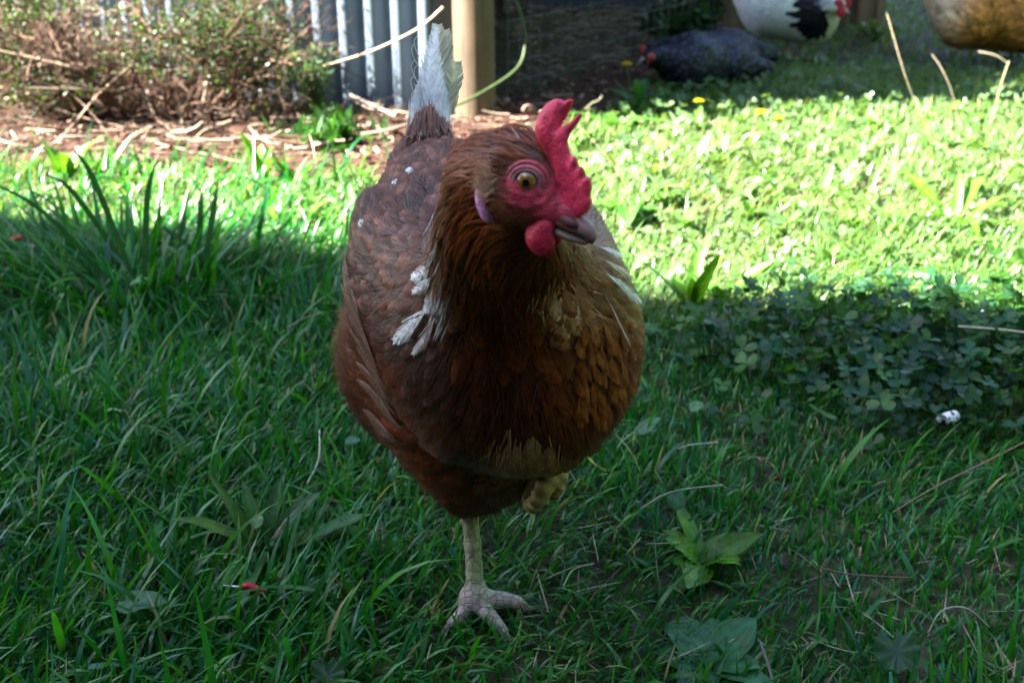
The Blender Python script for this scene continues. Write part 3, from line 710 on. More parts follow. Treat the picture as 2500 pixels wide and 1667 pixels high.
# ---- standing leg
sc = np.array([.34, .32, .20]); pk = np.array([.34, .26, .24])
leg = empty('leg', (0, 0, 0)); leg.parent = hen; leg.location = tuple(np.array([0, 0, .0]))
def leg_mesh(name, items, lo, hi, parent, colf, m=None, h=.0013):
    f = s_union(items); V, Q = nets(f, lo, hi, h); mb = MB(); mb.add(V, Q, colf(V)); return mb.build(name, m or M_scale, parent)
bpy.data.objects.remove(leg)
ank = P(1160, 1440, .702); ank[2] = max(ank[2], .022); top = P(1142, 1215, .725)
mid = (ank*.5+top*.5)+np.array([.001, 0, 0])
items = [(s_cone(top, mid, .0075, .0062), 0), (s_cone(mid, ank, .0062, .0074), .004), (s_ell(ank+np.array([0, -.002, -.006]), (.0135, .012, .011)), .006)]
toes = [([ank+np.array([0, -.004, -.008]), G(1198, 1505, .012), G(1228, 1540, .004)], [.0070, .0056, .0044]),
        ([ank+np.array([.002, -.002, -.008]), G(1215, 1462, .016), G(1262, 1470, .012)], [.0072, .0066, .0054]),
        ([ank+np.array([-.002, -.002, -.008]), G(1125, 1500, .010), G(1102, 1522, .005)], [.0068, .0052, .0042]),
        ([ank+np.array([.004, .004, -.008]), G(1240, 1480, .004), G(1290, 1486, .000)], [.0050, .0040, .0030])]
for pts, rd in toes:
    S = spline(pts, 22); rr = np.interp(np.linspace(0, 1, 22), np.linspace(0, 1, len(rd)), rd)*(1+.07*np.sin(np.arange(22)*2.1))
    items.append((s_chain(S, rr, 22), .0035))
def legcol(V):
    z = V[:, 2]; t = ss(.02, .04, z)[:, None]; d = np.hypot(V[:, 0]-ank[0], V[:, 1]-ank[1])
    c = pk*(1-t)+sc*t; k = ss(.03, .05, d)[:, None]; return c*(1-k)+np.array([.30, .20, .14])*k
shank = leg_mesh('leg', items, ank-np.array([.045, .075, .03]), ank+np.array([.085, .05, .085]), hen, legcol)
def claw(parent, p, d, L=.011, r=.0026, col=(.30, .22, .16)):
    mb = MB(); d = nrm(np.array(d, float)); tube(mb, [p, p+d*L*.5+np.array([0, 0, .001]), p+d*L+np.array([0, 0, -.004])], [r, r*.7, .0003], col, 8, 7); return mb.build('claw', M_beak, parent)
for pts, rd in toes: claw(shank, pts[-1], pts[-1]-pts[-2])
# ---- raised leg with clenched toes
k0 = P(1345, 1120, .665)
yl = np.array([.50, .34, .13])
t_pts = [([P(1350, 1110, .665), P(1345, 1150, .650), P(1325, 1195, .640), P(1302, 1232, .645), P(1288, 1222, .652)], [.0072, .0066, .0066, .0058, .0042]),
         ([P(1352, 1110, .668), P(1366, 1150, .655), P(1362, 1180, .648), P(1352, 1205, .650), P(1342, 1205, .656)], [.0060, .0056, .0054, .0045, .0035]),
         ([P(1330, 1130, .672), P(1310, 1180, .664), P(1292, 1215, .660), P(1290, 1222, .665)], [.0060, .0056, .0050, .0035])]
items = []
for pts, rd in t_pts:
    S = spline(pts, 40); rr = np.interp(np.linspace(0, 1, 40), np.linspace(0, 1, len(rd)), rd)*(1+.12*np.sin(np.arange(40)*1.55)); items.append((s_chain(S, rr, 40), .002))
c_ = np.mean([q[0][2] for q in t_pts], 0)
def ringcol(V):
    S = spline(t_pts[0][0], 60); i = np.argmin(((V[:, None]-S[None])**2).sum(2), 1); b = .5+.5*np.sin(i*.98); return yl*(.35+.75*b)[:, None]
raised = leg_mesh('raised_leg', items, c_-.055, c_+.05, hen, ringcol, M_beak, .0012)
for pts, rd in t_pts[:2]: claw(raised, pts[-1], pts[-1]-pts[-2]+np.array([0, .004, .002]), .008, .002)

# ================================================================== GROUND
def gz_(x, y): return .006*np.sin(x*5.1+y*3.3)+.005*np.sin(x*11-y*7)
xs = np.r_[np.linspace(-30, -3, 12), np.linspace(-2.8, 2.8, 90), np.linspace(3, 30, 12)]; ys = np.r_[np.linspace(-12, -.2, 10), np.linspace(0, 5.5, 90), np.linspace(5.8, 60, 20)]
def sheet(name, xs, ys, zf, m, mask=None):
    X, Y = np.meshgrid(xs, ys, indexing='ij'); Z = zf(X, Y); nx, ny = X.shape; I = np.arange(nx*ny).reshape(nx, ny)
    q = np.stack([I[:-1, :-1], I[1:, :-1], I[1:, 1:], I[:-1, 1:]], -1).reshape(-1, 4); V = np.stack([X, Y, Z], -1).reshape(-1, 3)
    if mask is not None: mm = mask(V[:, 0], V[:, 1]); q = q[mm[q].all(1)]
    mb = MB(); mb.add(V, q, (.05, .05, .03)); o = mb.build(name, m); o['kind'] = 'structure'; return o
near = lambda x, y: np.exp(-((np.abs(x)/3)**4+((y-2)/4)**4))
sheet('ground', xs, ys, lambda x, y: gz_(x, y)*near(x, y)-.012, M_soil)
# edge of the mulch bed: y as a function of x
EX = np.array([-6, -2.2, -1.1, -.75, -.45, -.2, 0, .12, .22, .35, .6, 1.1, 2]); EY = np.array([2.08, 2.15, 2.17, 2.14, 2.06, 2.03, 2.18, 2.46, 2.66, 2.85, 3.9, 5.2, 5.6])
def mulch_edge(x): return np.interp(x, EX, EY)
def mulch_in(x, y): return y-mulch_edge(x)+.03*np.sin(x*23)+.02*np.sin(x*51+2)
def mz(x, y): return -.016+.36*ss(.15, 1.5, mulch_in(x, y))*ss(-.55, -1.35, x)+.018*ss(0, .1, mulch_in(x, y))+.010*np.sin(x*17+y*9)*np.sin(y*21-x*5)*ss(0, .3, mulch_in(x, y))
sheet('mulch_bed', np.linspace(-5, 1.6, 330), np.linspace(2.0, 7.5, 270), mz, M_mulch, lambda x, y: (mulch_in(x, y) > 0) & ((x < -.05) | (y < 2.84+1.5*x)))
def gr(x, y): return np.where(mulch_in(x, y) > 0, mz(x, y), gz_(x, y)*near(x, y)-.012)

# ------------------------------------------------------------------ blades
def blades(mb, x, y, h, wd, phi, th0, bend, col, ns=4, tipc=None, z0=None, twist=.6):
    n = len(x); z = gr(x, y)-.004 if z0 is None else z0
    p = np.stack([x, y, z], 1); d = np.stack([np.cos(phi), np.sin(phi), np.zeros(n)], 1); ps = phi+PI/2+rng.normal(0, twist, n)
    s = np.stack([np.cos(ps), np.sin(ps), rng.normal(0, .2, n)], 1); V = []; Cc = []
    prof = [.75, 1, .95, .7, .45][:ns] if ns == 4 else np.interp(np.linspace(0, 1, ns), [0, .3, .6, .85, 1], [.7, 1, .9, .55, .3])
    for k in range(ns):
        v = k/ns
        V += [p-s*(wd*prof[k])[:, None]*.5, p+s*(wd*prof[k])[:, None]*.5]
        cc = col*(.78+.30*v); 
        if tipc is not None: cc = cc*(1-v**2)+tipc*v**2
        Cc += [cc, cc]
        th = th0+bend*(v+.5/ns)**1.2; p = p+(d*np.sin(th)[:, None]+np.array([0, 0, 1])*np.cos(th)[:, None])*(h/ns)[:, None]
        p[:, 2] = np.maximum(p[:, 2], z+.002+.004*v)
    V.append(p); Cc.append(cc if tipc is None else tipc)
    V = np.stack(V, 1); Cc = np.stack(Cc, 1); m = 2*ns+1; o = (np.arange(n)*m)[:, None]
    Q = np.concatenate([o+np.array([[2*k, 2*k+1, 2*k+3, 2*k+2]]) for k in range(ns-1)]); T = o+np.array([[2*ns-2, 2*ns-1, 2*ns]])
    i0 = mb.n; mb.add(V.reshape(-1, 3), Q, Cc.reshape(-1, 3)); mb.f.append(T+i0)
def scatter(n, d0, d1, side=.44, pw=0):
    """points in the wedge seen by the camera, with a margin"""
    d = d0+(d1-d0)*rng.random(n)**(1 if not pw else pw); keep = rng.random(n) < (.53*d+side)/(.53*d1+side); d = d[keep]
    x = (rng.random(len(d))*2-1)*(.53*d+side); return x, d
def clear_of(x, y, cx, cy, r): return np.hypot(x-cx, y-cy) > r
def vnoise(x, y, s, seed=0):
    r = np.random.default_rng(seed); a = 0
    for i in range(6):
        k = r.normal(0, s, 2); a = a+np.sin(x*k[0]+y*k[1]+r.random()*6.28)
    return a/2.4
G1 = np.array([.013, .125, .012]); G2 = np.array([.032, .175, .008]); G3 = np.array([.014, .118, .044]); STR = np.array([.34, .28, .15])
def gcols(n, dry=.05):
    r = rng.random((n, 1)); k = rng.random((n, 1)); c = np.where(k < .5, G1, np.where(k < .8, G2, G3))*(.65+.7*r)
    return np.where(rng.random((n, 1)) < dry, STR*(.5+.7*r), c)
mbg = MB()
dirn = lambda x, y: .9*vnoise(x, y, 4, 3)+.3
def lawn(n, d0, d1, hlo, hhi, wlo, whi, th, bd, dry, keepf=None, nsx=4, pdir=1.0, pale=0):
    x, y = scatter(n, d0, d1)
    k = mulch_in(x, y) < .02
    if keepf is not None: k &= rng.random(len(x)) < keepf(x, y)
    x, y = x[k], y[k]; m = len(x)
    h = rng.uniform(hlo, hhi, m)*(1+.25*vnoise(x, y, 9, 8)); wd = rng.uniform(wlo, whi, m)
    near_foot = 1-.25*np.exp(-(np.hypot(x-foot[0]-.015, y-foot[1]+.01)/.045)**2); h = h*near_foot
    phi = rng.uniform(0, 2*PI, m)*1.0; phi = np.where(rng.random(m) < .45*pdir, dirn(x, y)+rng.normal(0, .5, m), phi)
    blades(mbg, x, y, h, wd, phi, np.abs(rng.normal(0, th, m)), rng.uniform(.2, bd, m), gcols(m, dry)*(1-(pl := np.maximum(pale, .55*ss(1.2, 1.45, y)*ss(-.4, .1, x))[:, None]))+np.array([.13, .19, .065])*rng.uniform(.6, 1.3, (m, 1))*pl, nsx)  # sunny band's extra brightness is mixed into the blade colour as a paler tone
bare = lambda x, y: 1-.30*np.clip(np.exp(-(((x-.035)/.10)**2+((y-.69)/.07)**2))+np.exp(-(((x-.15)/.12)**2+((y-.66)/.05)**2))+np.exp(-(((x-.02)/.09)**2+((y-.88)/.05)**2)), 0, 1)
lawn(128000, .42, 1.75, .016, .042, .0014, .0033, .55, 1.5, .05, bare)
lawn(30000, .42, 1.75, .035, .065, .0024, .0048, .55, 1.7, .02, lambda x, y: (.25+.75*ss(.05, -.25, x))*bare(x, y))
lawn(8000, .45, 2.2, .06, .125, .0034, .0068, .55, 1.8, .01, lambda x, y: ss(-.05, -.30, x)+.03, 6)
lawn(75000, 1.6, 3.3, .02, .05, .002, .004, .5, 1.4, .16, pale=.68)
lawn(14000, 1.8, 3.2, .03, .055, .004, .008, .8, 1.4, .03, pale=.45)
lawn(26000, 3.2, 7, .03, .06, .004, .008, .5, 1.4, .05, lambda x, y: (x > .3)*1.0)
grass = mbg.build('grass', M_grass); grass['kind'] = 'stuff'; grass['label'] = 'green lawn grass in shade and sun'; grass['category'] = 'grass'

# pale dead thatch lying between the blades
mbt = MB(); x, y = scatter(60000, .42, 3.2); th_ = .14+1.0*np.clip(1-bare(x, y), 0, 1); k = (mulch_in(x, y) < 0) & (rng.random(len(x)) < th_); x, y = x[k], y[k]; m = len(x)
blades(mbt, x, y, rng.uniform(.015, .05, m), rng.uniform(.0006, .0014, m), rng.uniform(0, 6.28, m), rng.uniform(1.0, 1.5, m), rng.uniform(-.4, .6, m), np.array([.30, .24, .17])*rng.uniform(.4, 1.3, (m, 1)), 4, z0=gr(x, y)+.004+rng.random(m)*.008)
o = mbt.build('dry_thatch', M_dry); o['kind'] = 'stuff'; o['label'] = 'dry straw coloured thatch between the grass blades'; o['category'] = 'thatch'

# ------------------------------------------------------------------ broad leaves
def leaf(mb, base, d, L, W, col, arch=.5, up=.5, nl=8, shape='ov', tw=0, fold=.25, wave=0, side=None):
    """leaf blade from base in ground direction d (angle), rising 'up' (rad) and arching over"""
    dd = np.array([math.cos(d), math.sin(d), 0]); s = np.array([-dd[1], dd[0], 0]); p = np.array(base, float); V = []; Cc = []; f = []; U_ = []
    ph = random.uniform(0, 6)
    for i in range(nl+1):
        v = i/nl; a = up-arch*v; t = dd*math.cos(a)+np.array([0, 0, 1])*math.sin(a); nn = -dd*math.sin(a)+np.array([0, 0, 1])*math.cos(a)
        if shape == 'ov': w_ = math.sin(PI*min(1, v*.97+.03)**.8)**.75
        elif shape == 'strap': w_ = min(1, .25+v*2.2)*min(1, (1.02-v)*2.6)**.8
        elif shape == 'round': w_ = math.sqrt(max(0, 1-(2*v-1)**2))
        else: w_ = min(1, .15+v*1.3)*min(1, (1.02-v)*3.5)**.6*(1+.22*math.sin(v*34+ph))
        w_ = max(w_, .02)*W*.5; sv = s*math.cos(tw*v)+nn*math.sin(tw*v); nv = np.cross(t, sv)*-1
        for u in (-1, -.5, 0, .5, 1):
            V.append(p+sv*u*w_+nn*(abs(u)*fold*w_+wave*w_*math.sin(v*11+u*2+ph)*abs(u))); Cc.append(np.array(col)*(1.25 if u == 0 else .92+.1*math.sin(v*30+u*9))); U_.append((u, v, 0))
        p = p+t*L/nl
    for i in range(nl):
        for j in range(4): f.append([i*5+j, i*5+j+1, i*5+j+6, i*5+j+5])
    mb.add(V, f, np.array(Cc), np.array(U_))
    return p
def rosette(name, label, cat, cx, cy, n, L, W, cols, up=(.3, 1.0), arch=.8, shape='strap', group=None, dirs=None, flower=None):
    z = float(gr(cx, cy)); t = empty(name, (cx, cy, z), label, cat, group)
    for i in range(n):
        a = dirs[i] if dirs is not None else 2*PI*i/n+random.uniform(-.35, .35); mb = MB()
        leaf(mb, (cx+.004*math.cos(a), cy+.004*math.sin(a), z+.004), a, L*random.uniform(.45, 1.2), W*random.uniform(.65, 1.25), np.array(random.choice(cols))*random.uniform(.6, 1.2), arch*random.uniform(.3, 1.9), random.uniform(*up), 9, shape, random.uniform(-.5, .5), .25, .12)
        mb.build('leaf', M_leaf, t)
    return t
LG = [(.045, .145, .02), (.055, .17, .02)]; DG = [(.045, .16, .06), (.05, .17, .065)]; YG = [(.09, .22, .015), (.075, .20, .018)]
def gp(px, py, z=0): q = G(px, py, z); return float(q[0]), float(q[1])
q = gp(1720, 1360); rosette('plantain', 'bright green ribbed plantain rosette in the shaded lawn right of the foot', 'weed', *q, 11, .062, .023, [(.085, .22, .010)], (.35, .95), .6, 'ov')
q = gp(1735, 1610); rosette('plantain', 'dull blue green broad leaved plantain at the bottom edge right of centre', 'weed', *q, 8, .058, .030, DG, (.35, .8), .7, 'ov')
q = gp(640, 1350); rosette('plantain', 'tall upright plantain with long ribbed leaves behind the red petal', 'weed', *q, 9, .085, .018, [(.05, .14, .03), (.04, .12, .045), (.08, .16, .02)], (.5, 1.4), .5, 'ov')
q = gp(2330, 555); rosette('plantain', 'spreading plantain with strap leaves in the sunlit lawn at right', 'weed', *q, 13, .16, .022, YG, (.25, 1.1), .9)
q = gp(1690, 730); rosette('plantain', 'upright plantain beside the hen at the edge of the shade', 'weed', *q, 10, .095, .021, YG, (.7, 1.4), .4, 'ov')
q = gp(1760, 735); rosette('plantain', 'narrow plantain with backlit leaves just right of the larger one by the shade edge', 'weed', *q, 6, .085, .017, YG, (.8, 1.4), .4, 'ov')
q = gp(640, 432); rosette('plantain', 'plantain with two tall pointed leaves at the mulch edge on the left', 'weed', *q, 6, .12, .026, YG, (.9, 1.35), .35, 'ov')
q = gp(165, 440); rosette('plantain', 'glowing yellow green plantain at the mulch edge near the left border', 'weed', *q, 5, .11, .03, YG, (.8, 1.35), .35, 'ov')
q = gp(720, 445); rosette('plantain', 'pale broad plantain at the mulch edge beside the hen', 'weed', *q, 5, .09, .022, LG, (.7, 1.3), .4, 'ov')
q = gp(1530, 520); rosette('plantain', 'low broad plantain in the sun just right of the beak', 'weed', *q, 9, .10, .04, LG, (.15, .8), .8, 'ov')
q = gp(1500, 780); rosette('plantain', 'flat dark plantain touching the right side of the hen in shade', 'weed', *q, 6, .09, .022, DG, (.3, .9), .8, 'ov')
q = gp(1500, 300); rosette('plantain', 'sunlit broad leaved plantain behind the comb at the mulch edge', 'weed', *q, 7, .11, .035, LG, (.3, 1.0), .8, 'ov')

# tall tussock on the left
tx_, ty_ = gp(330, 700); tus = empty('grass_tussock', (tx_, ty_, 0), 'tall dark tussock of long arching grass blades on the left', 'grass tussock'); mb = MB()
m = 420; phi = rng.uniform(0, 6.28, m); rr = rng.random(m)**.5*.17
blades(mb, tx_+rr*np.cos(phi)*1.8, ty_+rr*np.sin(phi)*.8, rng.uniform(.07, .19, m), rng.uniform(.0045, .0095, m), np.where(rng.random(m) < .5, rng.normal(0, .5, m)+np.where(rr*np.cos(phi) < 0, PI, 0), phi), rng.uniform(.15, .8, m), rng.uniform(.2, 1.3, m), gcols(m, .0)*.9, 8, twist=.3)
for (bx, by, mx, my, ex, ey) in [(300, 660, 110, 520, -30, 440), (330, 650, 180, 470, 112, 425), (340, 650, 230, 440, 178, 362), (350, 650, 360, 480, 388, 382), (480, 600, 520, 520, 532, 445), (470, 600, 490, 520, 492, 462), (560, 600, 400, 555, 390, 570), (250, 640, 100, 600, -20, 640)]:
    Yb = ty_+random.uniform(-.05, .05); a, b, c = P(bx, by+50, Yb), P(mx, my, Yb+.02), P(ex, ey, Yb+.04); a[2] = 0; S = spline([a, b, c], 9); V = []; Cc = []
    for i, p in enumerate(S):
        w_ = .0042*math.sin(PI*min(1, (i/8)*.85+.12)**.8)+.0003; V += [p-np.array([w_, .001, .001]), p+np.array([w_, -.001, .001])]; Cc += [(.03, .10, .035)]*2
    mb.add(V, [[2*i, 2*i+1, 2*i+3, 2*i+2] for i in range(8)], np.array(Cc))
mb.build('blades', M_grass, tus)

# clover
def clover(mb, x, y, z, s, h, tilt, col):
    n = len(x); ph = rng.uniform(0, 6.28, n)
    nrmv = nrm(np.stack([rng.normal(0, tilt, n), rng.normal(0, tilt, n), np.ones(n)], 1)); c = np.stack([x, y, z+h], 1)
    e1 = nrm(np.cross(nrmv, np.array([0, 1., 0]))); e2 = np.cross(nrmv, e1)
    loops = [(0, 0), (.30, .35), (.62, .50), (.92, .38), (1.0, .14), (.90, 0), (1.0, -.14), (.92, -.38), (.62, -.50), (.30, -.35)]
    for k in range(3):
        a = ph+k*2.094+rng.normal(0, .15, n); d = e1*np.cos(a)[:, None]+e2*np.sin(a)[:, None]; b = np.cross(nrmv, d); lf = rng.normal(.15, .3, (n, 1))
        V = np.stack([c+(d*l+b*w_*.92+nrmv*(lf*l+.25*abs(w_)))*s[:, None] for l, w_ in loops], 1); o = (np.arange(n)*10)[:, None]
        cc = np.repeat((col*rng.uniform(.85, 1.15, (n, 1)))[:, None], 10, 1); cc[:, [0, 5]] *= 1.25
        mb.add(V.reshape(-1, 3), np.concatenate([o+np.array([q]) for q in ([0, 1, 2, 5], [2, 3, 4, 5], [0, 5, 8, 9], [5, 6, 7, 8])]), cc.reshape(-1, 3))
    st = rng.normal(0, .01, (n, 2)); b0 = np.stack([x+st[:, 0], y+st[:, 1], z], 1); w_ = np.array([.0007, 0, 0]); V = np.stack([b0-w_, b0+w_, c+w_*.7, c-w_*.7], 1); o = (np.arange(n)*4)[:, None]
    mb.add(V.reshape(-1, 3), o+np.array([[0, 1, 2, 3]]), np.tile([.06, .13, .04], (n*4, 1)))
mb = MB(); x = rng.uniform(.20, 1.05, 3000); y = rng.uniform(.95, 1.5, 3000); dd = ((x-.62)/.40)**2+((y-1.20)/.18)**2
k = rng.random(len(x)) < np.exp(-dd**1.6); x, y = x[k], y[k]; m = len(x); k = rng.random((m, 1))
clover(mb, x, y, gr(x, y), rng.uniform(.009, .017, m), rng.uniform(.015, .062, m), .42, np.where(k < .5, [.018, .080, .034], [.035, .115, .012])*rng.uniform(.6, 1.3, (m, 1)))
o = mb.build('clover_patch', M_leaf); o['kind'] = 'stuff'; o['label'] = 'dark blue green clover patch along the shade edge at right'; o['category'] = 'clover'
mb = MB(); x, y = scatter(2900, 1.45, 3.3); k = (x > .15) & (mulch_in(x, y) < -.03) & (rng.random(len(x)) < .35+.5*np.exp(-((y-2.7)/.25)**2)+.3*(vnoise(x, y, 6, 4) > .3)); x, y = x[k], y[k]; m = len(x)
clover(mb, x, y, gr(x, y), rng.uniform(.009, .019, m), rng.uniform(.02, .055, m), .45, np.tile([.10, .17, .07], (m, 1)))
for _ in range(520):
    wx, wy = random.uniform(-.9, 1.7), random.uniform(1.5, 2.95)
    if mulch_in(wx, wy) > -.03: continue
    a0 = random.uniform(0, 6.28); cc_ = np.array(random.choice([(.10, .20, .05), (.14, .22, .09), (.07, .17, .03)])); sz = random.uniform(.6, 1.2)
    for q_ in range(random.randint(3, 6)): leaf(mb, (wx, wy, float(gr(wx, wy))+.006), a0+q_*1.3+random.uniform(-.3, .3), random.uniform(.03, .06)*sz, random.uniform(.012, .02)*sz, cc_*random.uniform(.8, 1.2), random.uniform(.3, 1), random.uniform(.2, 1.1), 5, 'ov')
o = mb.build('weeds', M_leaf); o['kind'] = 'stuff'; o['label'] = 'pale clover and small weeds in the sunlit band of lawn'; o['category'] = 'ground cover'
# loose small leaves in the shaded lawn
def single(name, label, px, py, L, W, ang, up, col, shape='ov', z=.02):
    a = G(px, py, z); mb = MB(); leaf(mb, a, ang, L, W, col, .5, up, 9, shape, 0, .12, .1); tube(mb, [a-np.array([0, 0, z]), a], .0008, (.06, .12, .04), 5)
    o = mb.build(name, M_leaf); return tag(o, label, 'leaf')
single('broad_leaf', 'large rounded dull green leaf lying in the lawn at lower left', 285, 1480, .040, .028, .1, .25, (.05, .13, .06), 'ov')
single('broad_leaf', 'pale heart shaped leaf glowing on the tall tussock at left', 318, 695, .026, .022, .2, .5, (.10, .25, .12), 'ov', .05)
single('round_leaf', 'round pale leaf in the shaded lawn right of the hen', 1690, 1005, .017, .015, .9, .6, (.08, .19, .08), 'round', .03)
single('round_leaf', 'round leaf standing above the bright plantain at right', 1650, 1245, .017, .017, 1.4, 1.0, (.05, .13, .05), 'round', .02)
single('round_leaf', 'small rounded leaf between the clover and the pale dropping', 2080, 1010, .014, .012, .6, .6, (.05, .14, .06), 'round', .02)
single('round_leaf', 'small round leaf amid the upright plantain at lower left', 622, 1290, .013, .012, 1.2, .9, (.08, .19, .08), 'round', .03)
single('broad_leaf', 'jagged pale leaf close to the right flank of the hen', 1560, 1060, .030, .020, .5, .7, (.06, .16, .08), 'ov', .01)
single('broad_leaf', 'long ribbed leaf leaning right in the lawn left of the standing leg', 770, 1310, .055, .017, .35, .45, (.045, .13, .04), 'ov', .01)
single('broad_leaf', 'small scalloped leaf under the left flank of the hen', 835, 1085, .020, .018, .2, .4, (.05, .15, .09), 'round', .01)
for px_, py_, rad_, lab in [(2190, 1590, .022, 'scalloped round leaf near the bottom right corner'), (800, 1650, .016, 'scalloped leaf at the bottom edge left of centre')]:
    t = G(px_, py_, .012); mb = MB(); V = [t]; cc = [(.05, .12, .06)]
    for i in range(72): a = i/72*2*PI; r_ = rad_*.75*(1+.07*abs(math.cos(a*4.5))-(.5 if i in (17, 18, 19) else 0)); V.append(t+np.array([r_*math.cos(a), r_*.9*math.sin(a), .004*math.sin(a*3)+.009*math.sin(a)+.003*math.cos(a*9)])); cc.append((.05, .15, .06) if i % 8 else (.07, .19, .09))
    mb.add(V, [[0, 1+i, 1+(i+1) % 72] for i in range(72)], np.array(cc)); tag(mb.build('scalloped_leaf', M_leaf), lab, 'leaf')

# ------------------------------------------------------------------ small things on the lawn
mb = MB(); a = G(585, 1432, .035); b = G(618, 1435, .033); c = G(650, 1440, .033)
tube(mb, [a, (a+b)/2+np.array([0, 0, .001]), b, c], [.0020, .0032, .0036, .0008], (.50, .012, .035), 8, 9); tube(mb, [b, b+np.array([.006, -.004, -.004])], [.003, .0006], (.42, .01, .03), 7, 4)
tube(mb, [G(545, 1428, .036), a], [.0004, .0009], (.75, .62, .70), 5); tag(mb.build('petal', M_skin), 'red tubular flower petal lying on the grass at lower left', 'petal')
mb = MB(); a = G(10, 590, .04); tube(mb, [a, a+np.array([.03, 0, .006]), a+np.array([.055, 0, -.004])], [.002, .006, .001], (.55, .05, .02), 6, 6); tag(mb.build('petal', M_skin), 'small orange red petal at the left edge under the tussock', 'petal')
dc = G(2315, 1022, .014); V, Q = nets(s_union([(s_ell(dc, (.0085, .008, .007)), 0), (s_ell(dc+[.006, .001, .003], (.006, .006, .006)), .004), (s_ell(dc+[-.006, .002, -.003], (.006, .006, .005)), .004)]), dc-.022, dc+.022, .0012)
nz = vnoise(V[:, 0]*60, V[:, 2]*60+V[:, 1]*40, 5, 9); wmask = ((V[:, 2] > dc[2]-.001+.003*np.sin(V[:, 0]*900)) & (np.sin(V[:, 0]*700+1)*np.sin(V[:, 2]*800) < .55))[:, None]; mb = MB(); mb.add(V, Q, np.where(wmask, [.62, .60, .62], [.03, .025, .025])); tag(mb.build('dropping', M_chip), 'small white and black bird dropping in the grass at right', 'dropping')
def stalk(name, label, pts, r, col, cat='stalk', m=None, seg=6, n=14):
    mb = MB(); tube(mb, pts, np.array(r)*(.36 if name == 'seed_stalk' else .85), np.array(col)*(.5 if name == 'seed_stalk' else .8), seg, n); return tag(mb.build(name, m or M_dry), label, cat)
tan = (.55, .42, .28)
stalk('dry_stalk', 'pale flat straw lying across the grass left of the hen', [G(480, 716, .02), G(620, 722, .022), G(740, 735, .02), G(880, 745, .02)], [.0008, .0016, .0024, .0024], (.42, .33, .27))
stalk('dry_stalk', 'straight pale straw on the clover at the right edge', [G(2340, 797, .05), G(2420, 803, .05), G(2510, 812, .05)], .0016, (.60, .52, .35))
stalk('dry_stalk', 'long thin brown stem slanting over the grass toward the right edge', [G(2180, 1250, .012), G(2280, 1190, .015), G(2380, 1140, .02), G(2500, 1080, .02)], [.0006, .0009, .0010, .0010], (.30, .17, .12))
stalk('dry_stalk', 'thin reddish stem with tiny pale buds lying at lower right', [G(2000, 1385, .015), G(2080, 1402, .012), G(2220, 1410, .012)], .0008, (.20, .10, .08))
stalk('dry_stalk', 'curved pale straw in the grass below the raised foot', [G(1375, 1430, .008), G(1400, 1390, .012), G(1450, 1375, .014)], .0008, (.5, .45, .33))
stalk('dry_stalk', 'thin upright stem leaning beside the clover right of the hen', [G(1765, 890, 0), P(1780, 780, 1.30), P(1797, 690, 1.34)], [.0009, .0007, .0005], (.30, .22, .22))
stalk('dry_stalk', 'short pale twig below the thin upright stem', [G(1740, 815, .02), G(1760, 838, .02), G(1778, 850, .02)], .0013, (.55, .45, .40))
stalk('dry_stalk', 'curly pale straw at lower left below the flank', [G(780, 1050, .03), G(778, 1120, .02), G(750, 1180, .01)], .0010, (.55, .5, .45))
stalk('dry_stalk', 'long thin pale straw above the bright plantain', [G(1565, 1240, .01), G(1640, 1200, .02), G(1765, 1183, .02)], .0007, (.5, .45, .38))
stalk('dry_stalk', 'pale curved straw beside the right breast in the grass', [G(1655, 1095, .015), G(1690, 1085, .02), G(1755, 1080, .02)], .0008, (.55, .5, .45))
stalk('dry_stalk', 'yellow stem poking out under the right flank', [G(1430, 1110, .02), G(1455, 1135, .016), G(1480, 1150, .01)], .0012, (.45, .45, .05))
stalk('dry_stalk', 'folded pale dry blade in the lower right lawn', [G(2265, 1545, .01), G(2300, 1490, .025), G(2360, 1485, .025), G(2415, 1530, .01)], [.0006, .0012, .0008], (.36, .32, .26))
stalk('dry_stalk', 'dark twig crossing the broad plantain at the bottom', [G(1855, 1565, .03), G(1875, 1620, .03), G(1885, 1660, .03)], .0012, (.16, .12, .12))
# seed stalks rising from the sunlit band
stalk('seed_stalk', 'tallest leaning dry seed stalk in the sunny lawn at right', [P(2270, 330, 2.35), P(2215, 200, 2.36), P(2165, 33, 2.40)], [.002, .0022, .0034], (.62, .5, .32))
stalk('seed_stalk', 'shorter leaning dry seed stalk between the tallest and the bent one', [P(2345, 330, 2.45), P(2325, 230, 2.46), P(2300, 170, 2.47), P(2275, 133, 2.48)], [.0012, .002, .0034, .0034], (.66, .52, .38))
sb = empty('seed_stalk', P(2420, 300, 2.45), 'dry seed stalk bent over sharply at its top near the right edge', 'stalk')
mb = MB(); tube(mb, [P(2420, 310, 2.45), P(2440, 220, 2.46), P(2463, 150, 2.47)], [.0009, .0010, .0014], (.36, .30, .17), 6, 10); mb.build('stem', M_dry, sb); mb = MB(); tube(mb, [P(2460, 155, 2.47), P(2430, 136, 2.47), P(2390, 127, 2.47)], [.0016, .0019, .0016], (.42, .34, .24), 6, 8); mb.build('bent_tip', M_dry, sb)
stalk('seed_stalk', 'short dry stalk leaning left at the far edge of the sunlit lawn', [P(2125, 225, 2.75), P(2090, 205, 2.76), P(2056, 186, 2.77)], .0032, (.45, .36, .24))
stalk('seed_stalk', 'short brown seed head near the white hen at the shade edge', [P(1955, 215, 2.8), P(1952, 165, 2.8)], [.002, .0035], (.42, .30, .22))
stalk('seed_stalk', 'curled pale tendril at the mulch edge right of the comb', [P(1428, 268, 2.5), P(1445, 252, 2.5), P(1462, 245, 2.5), P(1470, 234, 2.5)], .0032, (.42, .42, .25))
